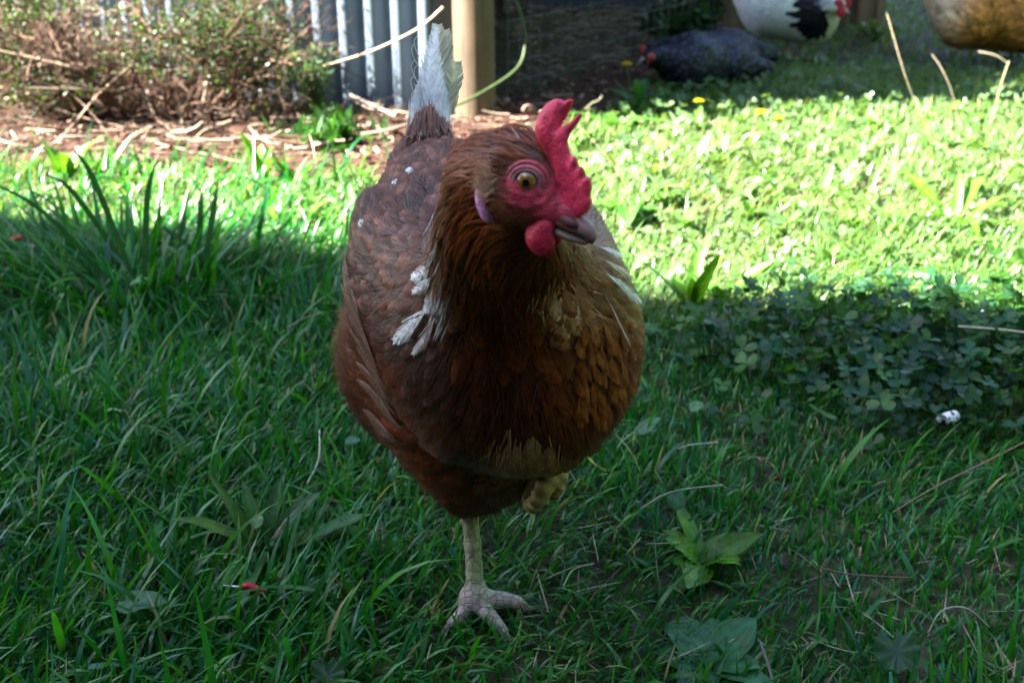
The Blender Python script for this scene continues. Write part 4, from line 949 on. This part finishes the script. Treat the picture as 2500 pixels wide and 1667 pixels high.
stalk('seed_stalk', 'short tan straw standing left of the hen at the mulch edge', [P(772, 400, 2.1), P(765, 360, 2.12), P(755, 328, 2.14)], [.0035, .0035, .0028], (.62, .50, .38))
stalk('seed_stalk', 'thin stem curving from behind the comb through the sunny lawn', [P(1405, 300, 2.0), P(1480, 380, 1.8), P(1530, 460, 1.7), P(1540, 520, 1.65)], .0011, (.30, .26, .12))
# dandelions
def flower(mb, c, r, col=(.95, .74, .01)):
    for ringk, (rr, hz, n) in enumerate([(r, 0, 26), (r*.72, r*.22, 20), (r*.4, r*.36, 12)]):
        for i in range(n):
            a = 2*PI*i/n+ringk; d = np.array([math.cos(a), math.sin(a), .12]); s = np.array([-math.sin(a), math.cos(a), 0])*rr*.13; z = np.array([0, 0, hz]); e = c+d*rr*random.uniform(.85, 1.05)+z
            mb.add([c+z*.8, c+z*.8+s, e+s, e-s], [[0, 1, 2, 3]], np.array(col)*random.uniform(.8, 1.05))
def dandelion(label, px, py, Y, r, leaves=0, stem=True):
    c = P(px, py, Y); base = np.array([c[0]+.01, Y, float(gr(c[0], Y))]); t = empty('dandelion', base, label, 'flower', None)
    mb = MB(); flower(mb, c, r); mb.build('flower_head', M_leaf, t); mb = MB(); tube(mb, [base, (base+c)/2+np.array([.006, 0, 0]), c], .0018, (.10, .15, .06), 6, 6); mb.build('stem', M_leaf, t)
    for i in range(leaves):
        mb = MB(); a = 2*PI*i/leaves+random.uniform(-.3, .3); leaf(mb, base+np.array([.03, 0, 0]), a, random.uniform(.09, .16), .03, (.035, .12, .03), .7, random.uniform(.4, 1.25), 10, 'jag'); mb.build('leaf', M_leaf, t)
dandelion('yellow dandelion with jagged leaves in shade beside the speckled hen', 1530, 158, 2.72, .0165, 11)
dandelion('widest yellow dandelion in the sunlit lawn', 1858, 276, 2.42, .0165)
dandelion('smaller yellow dandelion just right of the widest one', 1902, 289, 2.40, .011)
dandelion('blurred yellow dandelion in front of the speckled hen', 1706, 248, 2.62, .014)
dandelion('tiny yellow flower between the sunlit dandelions', 1748, 303, 2.4, .0065)

# ================================================================== BUILDINGS, FENCE, PEN
# house on the left, outside the picture: its shadow covers the near lawn
hr = empty('house', (-3.15, .49, 0), 'tall pale weatherboard house whose shadow lies over the near lawn', 'house'); hr.rotation_euler = (0, 0, 0)
def lbox(name, par, lo, hi, c, m, rz): mb = MB(); box(mb, lo, hi, c, rz, tuple(par.location)); return mb.build(name, m, par)
RZ = R(-17)
mb = MB(); box(mb, (-4, -6, 0), (0, 0, 4.1), (.4, .4, .36), RZ, (-3.15, .49, 0))
for i in range(26): box(mb, (0, -6, .15*i+.02), (.018, -.0, .15*i+.14), (.4, .4, .36), RZ, (-3.15, .49, 0))
mb.build('wall', M_house, hr, False)
mb = MB()
v = []
for x_, z_ in ((-4.2, 4.1), (-2, 4.11), (.15, 4.1), (.15, 4.18), (-2, 4.19), (-4.2, 4.18)):
    for y_ in (-6.2, .03):
        cr, sr = math.cos(RZ), math.sin(RZ); v.append([x_*cr-y_*sr-3.15, x_*sr+y_*cr+.49, z_])
mb.add(v, [[0, 1, 3, 2], [2, 3, 5, 4], [4, 5, 7, 6], [6, 7, 9, 8], [8, 9, 11, 10], [10, 11, 1, 0]], (.12, .12, .13)); mb.build('roof', M_steel, hr, False)
lbox('window', hr, (.019, -3.2, 1.1), (.05, -1.9, 2.2), (.05, .06, .07), M_steel, RZ)
# corrugated fence
FD = np.array([-.94, .34, 0]); FE = np.array([-.190, 2.63, 0]); FN = np.array([-.34, -.94, 0])
fe = empty('corrugated_fence', FE, 'grey blue corrugated steel fence behind the tail', 'fence')
mb = MB(); s_ = np.arange(0, 3.6, .0038*1.0); a_ = .0135*np.sin(s_/.072*2*PI); a_ = np.clip(a_*1.35, -.0135, .0135)
zl = np.linspace(-.03, 1.75, 8); V = np.stack([FE+FD*s+FN*a+np.array([0, 0, z]) for s, a in zip(s_, a_) for z in zl]); n = len(s_); I = np.arange(n*8).reshape(n, 8)
mb.add(V, np.stack([I[:-1, :-1], I[1:, :-1], I[1:, 1:], I[:-1, 1:]], -1).reshape(-1, 4), (.10, .13, .165)); mb.build('steel_sheet', M_steel, fe)
mb = MB(); box(mb, (-.026, -.02, 0), (.026, .03, 1.8), (.004, .004, .005), 0, tuple(FE+np.array([.028, .01, 0]))); mb.build('end_post', M_steel, fe, False)
mb = MB(); tube(mb, [FE+np.array([0, .03, 1.5]), FE+FD*3.6+np.array([0, .03, 1.5])], .02, (.3, .33, .36), 6); mb.build('rail', M_steel, fe)
# round timber post
pc = P(1160, 278, 2.61); pc[2] = 0; po = empty('timber_post', pc, 'thick round weathered timber post at the end of the steel fence', 'post')
mb = MB(); tube(mb, [pc+np.array([.002, 0, -.05]), pc+np.array([-.001, 0, .3]), pc+np.array([.001, 0, .9]), pc+np.array([0, 0, 1.9])], [.050, .049, .048, .047], (.105, .075, .048), 30, 30); mb.build('post', M_wood, po)
# chicken run
A0 = np.array([-.01, 2.80, 0]); A1 = np.array([.80, 4.05, 0]); A2 = np.array([1.32, 4.35, 0])
run = empty('chicken_run', A0, 'dark roofed chicken run with wire mesh front behind the timber post', 'chicken run')
mb = MB()
for k in range(1, 34): z = .052*k-.01; sag_ = .006*math.sin(k*2.1); tube(mb, [A0+[0, 0, z], (A0+A1)/2+[0, 0, z-.006+sag_], A1+[0, 0, z]], .0009, (.16, .16, .18), 4, 6, cap=False)
for k in range(0, 29): p = A0+(A1-A0)*k/28; tube(mb, [p+[0, 0, .0], p+[0, 0, 1.75]], .0009, (.15, .15, .17), 4, cap=False)
mb.build('wire_mesh', M_wire, run)
for nm, p, wd_ in (('post', A1, .035), ('post', A2, .045)):
    mb = MB(); box(mb, (-wd_, -wd_, -.02), (wd_, wd_, 1.8), (.12, .085, .05), .4, tuple(p)); mb.build(nm, M_wood, run, False)
BK = 5.15
mb = MB(); box(mb, (-2.6, BK, .055), (1.25, BK+.03, 1.9), (.04, .035, .03)); box(mb, (-2.6, BK, -.02), (.22, BK+.03, .055), (.05, .04, .03)); box(mb, (.30, BK, -.02), (.36, BK+.03, .055), (.05, .04, .03)); box(mb, (.58, BK, -.02), (1.25, BK+.03, .055), (.05, .04, .03)); mb.build('rear_wall', M_matte, run, False)
mb = MB(); v = [(-2.6, 2.95, 1.86), (.0, 2.70, 1.86), (1.4, 4.1, 1.86), (1.4, 5.5, 1.86), (-2.6, 5.5, 1.86)]; v2 = v+[(a, b, 1.90) for a, b, c in v]
mb.add(v2, [[0, 1, 2, 3], [5, 8, 7, 6], [0, 5, 6, 1], [1, 6, 7, 2], [2, 7, 8, 3], [3, 8, 9, 4], [4, 9, 5, 0]], (.10, .10, .11)); mb.add(v2, [[0, 3, 4], [5, 9, 8]], (.10, .10, .11)); mb.build('roof', M_steel, run, False)
mb = MB(); box(mb, (0, 0, 0), (1.5, .02, .11), (.16, .12, .09), math.atan2(A1[1]-A0[1], A1[0]-A0[0]), tuple(A0+[0, .02, 1.6])); mb.build('beam', M_wood, run, False)
for px_, py_, Y_, w_, c_ in ((1645, 60, 4.4, .012, (.45, .48, .50)), (1610, 90, 4.3, .007, (.25, .25, .27)), (1240, 60, 4.6, .02, (.14, .12, .10)), (1700, 60, 4.5, .03, (.10, .09, .08))):
    p = P(px_, py_, Y_); p[2] = 0; mb = MB(); box(mb, (-w_, -.01, 0), (w_, .01, 1.86), c_, 0, tuple(p)); mb.build('upright', M_wood, run, False)
tr = empty('slit_light', (.5, 4.75, 0), 'pale blue strip on a dark box, added for light in the gaps under the rear wall', 'light_strip')  # added: its blue strip stands for light through gaps under the wall
mb = MB(); box(mb, (.05, 4.72, .0), (.62, 4.84, .06), (.07, .08, .10)); mb.build('strip_box', M_steel, tr, False)
mb = MB(); box(mb, (.04, 4.70, .062), (.63, 4.716, .074), (.45, .55, .85)); mb.build('slit_strip', M_steel, tr, False)
# leaning boards behind the white hen
bd = empty('leaning_board', P(2110, 62, 4.25)*[1, 1, 0], 'sunlit tan timber board with a dark stripe beside the white hen', 'board')
p = P(2112, 62, 4.28); mb = MB(); box(mb, (-.035, -.01, -.02), (.028, .012, 1.2), (.20, .13, .075), .0, (p[0], p[1], 0)); mb.build('board', M_wood, bd, False)
mb = MB(); box(mb, (.030, -.03, -.02), (.06, .03, 1.2), (.20, .14, .09), .0, (p[0], p[1], 0)); mb.build('side_rail', M_wood, bd, False)
p = P(1782, 62, 4.3); mb = MB(); box(mb, (-.05, -.01, -.02), (.04, .012, 1.3), (.10, .07, .05), .0, (p[0], p[1], 0)); o = mb.build('timber_board', M_wood, None, False); tag(o, 'upright brown timber board left of the white hen', 'board')

# ------------------------------------------------------------------ mulch litter
def in_front(n, x0, x1, y0, y1): x = rng.uniform(x0, x1, n); y = rng.uniform(y0, y1, n); k = (mulch_in(x, y) > -.03) & ((x < -.05) | (y < 2.88+1.5*x)); return x[k], y[k]
x, y = in_front(9000, -2.3, .6, 2.1, 4.6); m = len(x); L = rng.uniform(.004, .020, m); W = L*rng.uniform(.25, .7, m); T = W*.4; ph = rng.uniform(0, 6.28, m); tl = rng.normal(0, .35, m)
d = np.stack([np.cos(ph)*np.cos(tl), np.sin(ph)*np.cos(tl), np.sin(tl)], 1); s = np.stack([-np.sin(ph), np.cos(ph), rng.normal(0, .3, m)], 1); u = np.cross(d, s); c = np.stack([x, y, gr(x, y)+.004+rng.random(m)*.008], 1)
V = np.stack([c+d*(a*L*.5)[:, None]+s*(b*W*.5)[:, None]+u*(e*T*.5)[:, None] for a in (-1, 1) for b in (-1, 1) for e in (-1, 1)], 1)+rng.normal(0, .0008, (m, 8, 3))
o = (np.arange(m)*8)[:, None]; Qs = np.concatenate([o+np.array([q]) for q in ([0, 1, 3, 2], [4, 6, 7, 5], [0, 4, 5, 1], [2, 3, 7, 6], [0, 2, 6, 4], [1, 5, 7, 3])])
k = rng.random((m, 1)); cc = np.where(k < .55, [.060, .022, .013], np.where(k < .8, [.12, .058, .036], np.where(k < .93, [.30, .20, .14], [.03, .018, .012])))*rng.uniform(.6, 1.3, (m, 1))
mb = MB(); mb.add(V.reshape(-1, 3), Qs, np.repeat(cc, 8, 0)); o = mb.build('bark_chips', M_chip, None, False); o['kind'] = 'stuff'; o['label'] = 'red brown bark chips covering the garden bed'; o['category'] = 'bark chips'
mb = MB()
def sticks(n, x0, x1, y0, y1, zlo, zhi, L0, L1, r0, r1, flat=.3, keep=None):
    for _ in range(n):
        x, y = random.uniform(x0, x1), random.uniform(y0, y1)
        if mulch_in(x, y) < 0.02 or (keep and not keep(x, y)): continue
        L = random.uniform(L0, L1); a = random.gauss(.35, .7)+(PI if random.random() < .5 else 0); p = np.array([x, y, float(gr(x, y))+random.uniform(zlo, zhi)]); d = np.array([math.cos(a), math.sin(a)*.7, random.gauss(0, flat)]); b = np.array([random.gauss(0, .25), random.gauss(0, .25), random.gauss(-.1, .25)])
        pts = [p+d*L*t+b*L*t*t for t in (0, .35, .7, 1)]; 
        for q in pts: q[2] = max(q[2], float(gr(q[0], q[1]))+.003)
        r = random.uniform(r0, r1); c = np.array(random.choice([(.30, .21, .15), (.38, .29, .22), (.16, .10, .07), (.09, .05, .03)]))*random.uniform(.7, 1.15)
        tube(mb, pts, [r, r, r*.6], c, 5, 7)
sticks(1500, -2.2, -.85, 2.4, 4.6, 0, .16, .08, .34, .0010, .0028, .25)
sticks(240, -1.3, -.25, 2.2, 2.7, 0, .03, .04, .16, .0012, .0028, .08)
sticks(120, -.6, .35, 2.25, 2.8, 0, .02, .03, .10, .001, .0025, .06)
o = mb.build('dry_stems', M_dry); o['kind'] = 'stuff'; o['label'] = 'tangle of pale dry stems over the bark bed at left'; o['category'] = 'dry stems'
# pale low ground inside the run
mb = MB(); 
for _ in range(500):
    t = random.random(); x = random.uniform(.0, 1.0); y = random.uniform(2.9, 5.0)
    if y < 2.8+1.5*x: continue
    a = random.uniform(0, 6.28); L = random.uniform(.02, .09); p = np.array([x, y, .012+random.random()*.02]); tube(mb, [p, p+[L*math.cos(a)/2, L*math.sin(a)/2, .008], p+[L*math.cos(a), L*math.sin(a), 0]], .0016, np.array([.32, .24, .17])*random.uniform(.5, 1.3), 4, 4)
o = mb.build('straw_litter', M_dry); o['kind'] = 'stuff'; o['label'] = 'loose straw litter on the dark floor of the run'; o['category'] = 'straw'

# ------------------------------------------------------------------ shrub on the bark bed
sx, sy = -.86, 2.60; sh = empty('shrub', (sx, sy, 0), 'twiggy brown shrub with sparse small green leaves on the bark bed', 'shrub'); mb = MB(); tips = []
def branch(p, d, L, r, depth):
    n = 5; pts = [p.copy()]; q = p.copy(); dd = d.copy()
    for i in range(n): dd = nrm(dd+np.random.default_rng(random.randrange(10**6)).normal(0, .16, 3)+np.array([0, 0, .02])); q = q+dd*L/n; q[2] = max(q[2], .01); pts.append(q.copy())
    c = np.array(random.choice([(.05, .024, .014), (.08, .04, .024), (.20, .12, .08), (.035, .018, .012)]))*random.uniform(.8, 1.2)
    tube(mb, pts, [r, r*.55], c, 5, cap=False)
    if depth:
        for _ in range(random.randint(3, 4)):
            k = random.randint(1, n); a = nrm(dd+np.array([random.gauss(0, .6), random.gauss(0, .6), random.gauss(.1, .45)])); branch(pts[k], a, L*random.uniform(.45, .8), r*.58, depth-1)
    for k in range(1, n+1): tips.append((pts[k], dd, depth))
for i in range(76):
    a = random.uniform(0, 6.28); b = np.array([sx+.17*math.cos(a), sy+.08*math.sin(a), .01]); branch(b, nrm(np.array([math.cos(a)*.75+random.gauss(-.1, .3), math.sin(a)*.4, random.uniform(.35, 1.5)])), random.uniform(.15, .25), random.uniform(.0025, .005), 3)
mb.build('branches', M_chip, sh)
tips = [t for t in tips if t[2] <= 1]; ids = [random.randrange(len(tips)) for _ in range(17000)]
c = np.array([tips[i][0] for i in ids])+rng.normal(0, .014, (17000, 3)); k = (c[:, 2] > .03) & (c[:, 0] < -.56+.1*rng.random(len(c))) & ((vnoise(c[:, 0], c[:, 2], 14, 5) > -.45)); c = c[k]; m = len(c)
d = nrm(rng.normal(0, 1, (m, 3))+[0, 0, .5]); s = nrm(np.cross(d, rng.normal(0, 1, (m, 3)))); L = rng.uniform(.007, .016, (m, 1)); W = L*.22
V = np.stack([c, c+d*L*.5-s*W, c+d*L, c+d*L*.5+s*W], 1); o = (np.arange(m)*4)[:, None]
g_ = np.where(rng.random((m, 1)) < .6, [.030, .075, .014], [.07, .14, .03])*rng.uniform(.5, 1.3, (m, 1)); mb = MB(); mb.add(V.reshape(-1, 3), o+np.array([[0, 1, 2, 3]]), np.repeat(g_, 4, 0)); mb.build('foliage', M_leaf, sh)
def bush(name, label, px0, py0, Y, hgt, spread, n, L, W, col, ns=9):
    p0 = P(px0, py0, Y); p0[2] = float(gr(p0[0], Y)); t = empty(name, p0, label, 'plant'); mb = MB(); ml = MB(); Vs = []
    for i in range(ns):
        a = random.uniform(0, 6.28); e = p0+np.array([math.cos(a)*spread*random.uniform(.2, 1), math.sin(a)*spread*.6, hgt*random.uniform(.5, 1)]); mid = (p0+e)/2+np.array([0, 0, hgt*.1]); tube(mb, [p0, mid, e], [.0022, .0012], (.18, .20, .10), 5, 6)
        for q in spline([p0, mid, e], n//ns): Vs.append(q)
    c = np.array(Vs)+rng.normal(0, .006, (len(Vs), 3)); m = len(c); d = nrm(rng.normal(0, 1, (m, 3))+[0, 0, .8]); s = nrm(np.cross(d, rng.normal(0, 1, (m, 3)))); l = rng.uniform(.6, 1.2, (m, 1))*L; w2 = l*W
    V = np.stack([c, c+d*l*.5-s*w2, c+d*l, c+d*l*.5+s*w2], 1); o = (np.arange(m)*4)[:, None]; ml.add(V.reshape(-1, 3), o+np.array([[0, 1, 2, 3]]), np.repeat(np.array(col)*rng.uniform(.6, 1.25, (m, 1)), 4, 0))
    mb.build('stems', M_leaf, t); ml.build('foliage', M_leaf, t)
bush('small_bush', 'small grey green needle leaved bush in front of the steel fence', 775, 262, 2.60, .17, .085, 700, .030, .10, (.16, .26, .15), 12)
bush('small_bush', 'low bright green weed at the foot of the grey green bush', 800, 280, 2.50, .05, .04, 120, .014, .35, (.10, .24, .07), 8)
bush('leafy_weed', 'bright green leafy weed at the top left corner', 60, 40, 4.4, .20, .35, 700, .05, .3, (.10, .20, .05), 14)
bush('leafy_weed', 'thin light green weed on the dry stem tangle at left', 135, 150, 3.3, .16, .05, 130, .03, .14, (.13, .26, .07), 5)
bush('leafy_weed', 'dark green leafy plants behind the speckled hen', 1640, 110, 3.75, .12, .22, 800, .05, .22, (.03, .09, .025), 16)
bush('leafy_weed', 'dark green plant beside the timber board left of the white hen', 1745, 60, 4.1, .20, .07, 300, .08, .10, (.03, .09, .025), 10)
bush('leafy_weed', 'dark low clump of green blades in shade left of the tail', 830, 370, 2.30, .035, .14, 300, .05, .12, (.03, .11, .02), 14)
bush('leafy_weed', 'small sunlit weed at the base of the board by the white hen', 2150, 75, 3.9, .05, .12, 160, .03, .3, (.14, .22, .06), 8)
for lab, pts, r_, c_ in [('long pale dry cane slanting up across the steel fence behind the tail', [P(790, 162, 2.48), P(900, 128, 2.46), P(1000, 82, 2.44), P(1045, 52, 2.43), P(1082, 18, 2.42)], [.0032, .0038, .0046], (.60, .46, .33)),
    ('tan cane rising out of the shrub beside the steel fence', [P(655, 120, 2.9), P(690, 50, 2.9), P(730, -40, 2.9)], .0055, (.50, .33, .20)),
    ('pale stick leaning on the ground at the foot of the steel fence', [P(855, 232, 2.52), P(910, 258, 2.5), P(965, 283, 2.46)], [.0045, .006, .005], (.60, .50, .42)),
    ('bright curved bare stem at the front left of the shrub', [P(370, 200, 2.55), P(360, 235, 2.52), P(385, 290, 2.48), P(430, 330, 2.42)], [.005, .0055, .004], (.62, .50, .40)),
    ('straight upright bare stem at the front of the shrub', [P(440, 250, 2.5), P(446, 310, 2.46), P(450, 375, 2.42)], [.005, .0055, .0045], (.58, .45, .34)),
    ('kinked pale stem reaching forward from the shrub', [P(505, 195, 2.6), P(492, 270, 2.52), P(465, 330, 2.45), P(520, 352, 2.42), P(600, 372, 2.38)], [.005, .0055, .004], (.60, .47, .36)),
    ('thin forked twig arching right of the shrub base', [P(530, 322, 2.5), P(600, 300, 2.52), P(670, 268, 2.55), P(672, 250, 2.55)], .0035, (.38, .26, .17)),
    ('short slanting twig right of the shrub base', [P(672, 275, 2.5), P(655, 320, 2.45), P(635, 352, 2.4)], .0035, (.45, .32, .22))]:
    mb = MB(); tube(mb, pts, np.array(r_)*.62, np.array(c_)*.6, 7, 16); tag(mb.build('dry_cane' if 'cane' in lab else 'bare_stem', M_dry), lab, 'dry stem')
mb = MB(); tube(mb, [P(1090, 270, 2.5), P(1180, 225, 2.52), P(1262, 168, 2.55), P(1282, 110, 2.58), P(1275, 50, 2.60), P(1250, -20, 2.62), P(1240, -80, 2.62)], .0036, (.05, .085, .025), 7, 30)
tag(mb.build('green_stem', M_leaf), 'long curving green stem hanging before the wire mesh and post', 'stem')
for lab, px_, py_, Y_, r_ in [('larger pinkish bark lump at the foot of the timber post', 1203, 242, 2.62, .013), ('smaller pinkish bark lump right of the larger one', 1232, 248, 2.62, .008), ('ring shaped bark curl on the mulch right of the post', 1290, 268, 2.55, .016), ('wide bark piece on the mulch just behind the comb', 1350, 272, 2.56, .012)]:
    c = P(px_, py_, Y_); V, Q = nets(s_union([(s_ell(c, (r_, r_*.8, r_*.75)), 0), (s_ell(c+[r_*.7, 0, -r_*.3], (r_*.6, r_*.6, r_*.5)), r_*.2)]), c-2.2*r_, c+2.2*r_, r_/5); mb = MB(); mb.add(V+rng.normal(0, r_*.05, V.shape), Q, (.15, .075, .055)); mb.build('bark_lump', M_chip); tag(bpy.context.scene.collection.objects[-1], lab, 'bark')

# ================================================================== THE OTHER HENS
def small_hen(root_px, Y, label, parts, headfn, colf, n=2600, L=.035, W=.010, poly=None, extra=None, lift=.004, res=.008, jit=.2):
    f = s_union(parts); allp = np.array([p for p in poly]); c = P(*root_px, Y); c[2] = 0
    t = empty('hen', c, label, 'hen'); lo, hi = allp.min(0)-.24, allp.max(0)+.24; V, Q = nets(f, lo, hi, res)
    mb = MB(); mb.add(V, Q, colf(V)[0]*.8); mb.build('body', M_feather, t)
    fl, pa = flow_along(poly, 30, .05); q = sample(V, Q, n*4); q = q[q[:, 2] > .0]; k = thin(q, np.full(len(q), W*.95)); q = q[k][:n]; c0, ce = colf(q)
    S, SD, NN = march(f, fl, q, rng.uniform(.7, 1.1, len(q))*L, 5, .001, lift, jit); mb = MB(); vanes(mb, S, SD, NN, rng.uniform(.85, 1.1, len(q))*W, c0, ce, nb=7, edge=ce, fray=.14); mb.build('feathers', M_feather, t)
    return t, f
def lump(t, name, items, col, m=M_skin, h=.002):
    f = s_union(items); pts = items[0][2] if len(items[0]) > 2 else None
# white hen with a black neck cape
Yw = 3.45; wc = P(1903, -8, Yw); k = 1/750.
parts = [(s_ell(wc, (.130, .115, .128)), 0), (s_ell(P(1985, 40, 3.40), (.075, .08, .085)), .05), (s_cone(P(1840, -60, 3.5), P(1800, -140, 3.55), .08, .03), .05), (s_cone(P(1995, 20, 3.38), P(2028, 12, 3.33), .055, .030), .03), (s_ell(P(2038, 10, 3.31), (.030, .022, .024)), .015)]
def cw(p):
    x, y = proj(p); cape = (x > 1953+6*np.sin(y*.4)) & (x < 2030) & (y < 88-.02*(x-1990)**2+4*np.sin(x*.5)); st = ss(2010, 2030, x)[:, None]*ss(30, 0, y)[:, None]; c = np.tile([.82, .84, .88], (len(p), 1))*(.9+.1*rng.random((len(p), 1)))
    cb = np.array([.010, .011, .016])*(1-st)+np.array([.45, .46, .5])*st; c = np.where(cape[:, None], cb, c); return c, c*1.1
wt, fw = small_hen((1930, 150), 3.43, 'white hen with a black neck ruff feeding at the top of the lawn', parts, None, cw, 2200, .04, .011, [P(2050, 5, 3.3), P(2010, 20, 3.36), wc, P(1810, -120, 3.55)])
def part_blob(t, name, items, lo, hi, h, col, m): V, Q = nets(s_union(items), lo, hi, h); mb = MB(); mb.add(V, Q, col); return mb.build(name, m, t)
c = P(2053, 28, 3.29); part_blob(wt, 'wattle', [(s_ell(c, (.013, .008, .020)), 0), (s_ell(P(2047, 8, 3.29), (.014, .008, .012)), .006)], c-.05, c+.05, .003, (.42, .015, .04), M_skin)
c = P(2066, -4, 3.31); part_blob(wt, 'comb', [(s_ell(c, (.012, .005, .030)), 0), (s_ell(P(2072, 8, 3.31), (.008, .005, .016)), .005)], c-.05, c+.05, .003, (.42, .015, .04), M_skin)
mb = MB(); tube(mb, [P(2062, 22, 3.29), P(2074, 34, 3.285)], [.006, .001], (.45, .40, .36), 8, 5); mb.build('beak', M_beak, wt)
for px_ in (1925, 1960): mb = MB(); a = P(px_, 95, 3.45); b = a.copy(); b[2] = .01; tube(mb, [a, b, b+[.03, -.03, -.004]], [.008, .006, .003], (.45, .36, .30), 8, 8); mb.build('leg', M_beak, wt)
# buff hen at the right edge
bc_ = P(2440, -5, 3.45); parts = [(s_ell(bc_, (.190, .13, .145)), 0), (s_ell(P(2370, 25, 3.38), (.10, .09, .11)), .04), (s_ell(P(2520, 20, 3.38), (.13, .10, .12)), .05), (s_cone(P(2620, 0, 3.4), P(2700, -130, 3.3), .08, .03), .05), (s_cone(P(2340, -40, 3.5), P(2300, -130, 3.55), .10, .05), .05)]
def cb_(p):
    x, y = proj(p); t = ss(2330, 2420, x+.3*y)[:, None]; c = np.array([.80, .62, .42])*(1-t)+np.array([.62, .29, .08])*t; c = c*(.80+.3*rng.random((len(p), 1))+.38*(np.sin(x*.06+y*.05)*np.sin(y*.11-x*.03))[:, None]); return c, c*1.15
bt, fbf = small_hen((2420, 150), 3.45, 'fluffy buff hen cut off by the right edge of the picture', parts, None, cb_, 2600, .045, .013, [P(2700, -130, 3.3), P(2600, 0, 3.4), bc_, P(2310, -120, 3.55)], lift=.012, jit=.35)
for px_ in (2440, 2475): mb = MB(); a = P(px_, 100, 3.45); b = a.copy(); b[2] = .01; tube(mb, [a, b, b+[.03, -.03, -.004]], [.008, .006, .003], (.45, .34, .22), 8, 8); mb.build('leg', M_beak, bt)
c = P(2715, -150, 3.29); part_blob(bt, 'comb', [(s_ell(c, (.02, .004, .016)), 0)], c-.04, c+.04, .003, (.42, .02, .04), M_skin)
# speckled dark hen lying down
sc_ = P(1735, 150, 3.12); parts = [(s_ell(sc_, (.135, .11, .078)), 0), (s_ell(P(1690, 165, 3.04), (.085, .08, .085)), .03), (s_cone(P(1790, 120, 3.14), P(1885, 135, 3.16), .050, .020), .03), (s_cone(P(1800, 165, 3.05), P(1870, 165, 3.04), .045, .018), .02), (s_ell(P(1765, 108, 3.15), (.050, .05, .040)), .01), (s_ell(P(1690, 125, 3.10), (.055, .06, .050)), .015),
  (s_chain([P(1665, 150, 3.05), P(1630, 140, 3.03), P(1598, 138, 3.02)], [.060, .040, .026], 8), .03), (s_ell(P(1590, 142, 3.01), (.028, .020, .022)), .01)]
def cs(p):
    r_ = rng.random((len(p), 1)); c = np.array([.008, .009, .015])*(.7+.6*r_); e = np.where(rng.random((len(p), 1)) < .4, [.065, .065, .115], [.010, .010, .018]); return c, e
st_, fs_ = small_hen((1735, 215), 3.08, 'dark speckled hen lying on the grass beside the dandelion', parts, None, cs, 3600, .024, .007, [P(1580, 140, 3.0), P(1640, 145, 3.03), sc_, P(1890, 135, 3.16)], lift=.004, res=.006)
c = P(1568, 122, 3.0); part_blob(st_, 'comb', [(s_ell(c, (.006, .005, .016)), 0)], c-.03, c+.03, .002, (.36, .03, .04), M_skin)
c = P(1590, 140, 2.985); part_blob(st_, 'face', [(s_ell(c, (.012, .008, .011)), 0), (s_ell(P(1583, 152, 2.99), (.006, .005, .009)), .005)], c-.04, c+.04, .002, (.33, .05, .05), M_skin)
mb = MB(); tube(mb, [P(1572, 142, 2.985), P(1560, 153, 2.98)], [.006, .001], (.35, .33, .34), 8, 5); mb.build('beak', M_beak, st_)

# ------------------------------------------------------------------ unseen leafy blocks added round the yard to cut sky light
def sky_blocker(label, cx, cy, lx, ly, h, n=5000):
    t = empty('sky_blocker', (cx, cy, 0), label, 'sky_blocker'); r_ = np.random.default_rng(int(abs(cx*7+cy*3)*10)+1)
    f = lambda p: np.max(np.abs(p-[cx, cy, h/2])-[lx/2, ly/2, h/2], 1)-.15+.12*np.sin(p[:, 0]*3.1+p[:, 2]*2)*np.sin(p[:, 1]*2.7+p[:, 2]*2.3)
    V, Q = nets(f, (cx-lx/2-.6, cy-ly/2-.6, -.4), (cx+lx/2+.6, cy+ly/2+.6, h+.6), .22); mb = MB(); mb.add(V, Q, (.02, .045, .015)); mb.build('crown', M_matte, t)
    q = V[r_.integers(0, len(V), n)]+r_.normal(0, .12, (n, 3)); d = nrm(r_.normal(0, 1, (n, 3))); s_ = nrm(np.cross(d, r_.normal(0, 1, (n, 3)))); V2 = np.stack([q, q+d*.05-s_*.025, q+d*.11, q+d*.05+s_*.025], 1); o = (np.arange(n)*4)[:, None]
    mb = MB(); mb.add(V2.reshape(-1, 3), o+np.array([[0, 1, 2, 3]]), np.repeat(np.array([.035, .09, .025])*r_.uniform(.5, 1.3, (n, 1)), 4, 0)); mb.build('foliage', M_leaf, t)
sky_blocker('long dark leafy block added behind the camera to cut sky light', 1.0, -3.2, 9, 1.0, 4.2)
sky_blocker('tall dark leafy block added on the right to cut sky light', 4.6, 1.2, 1.0, 7.5, 3.8)
# fluff on the buff hen
q = sample(*nets(fbf, (1.0, 3.1, 0), (2.1, 3.9, .75), .02), 9000); c0_, e0_ = cb_(q); fl2, _ = flow_along([P(2700, -130, 3.3), P(2600, 0, 3.4), bc_, P(2310, -120, 3.55)], 30, .05)
mb = MB(); fuzz(mb, fbf, fl2, q, rng.uniform(.02, .045, len(q)), .0012, c0_*1.1, .7, .6); mb.build('fluff', M_feather, bt)
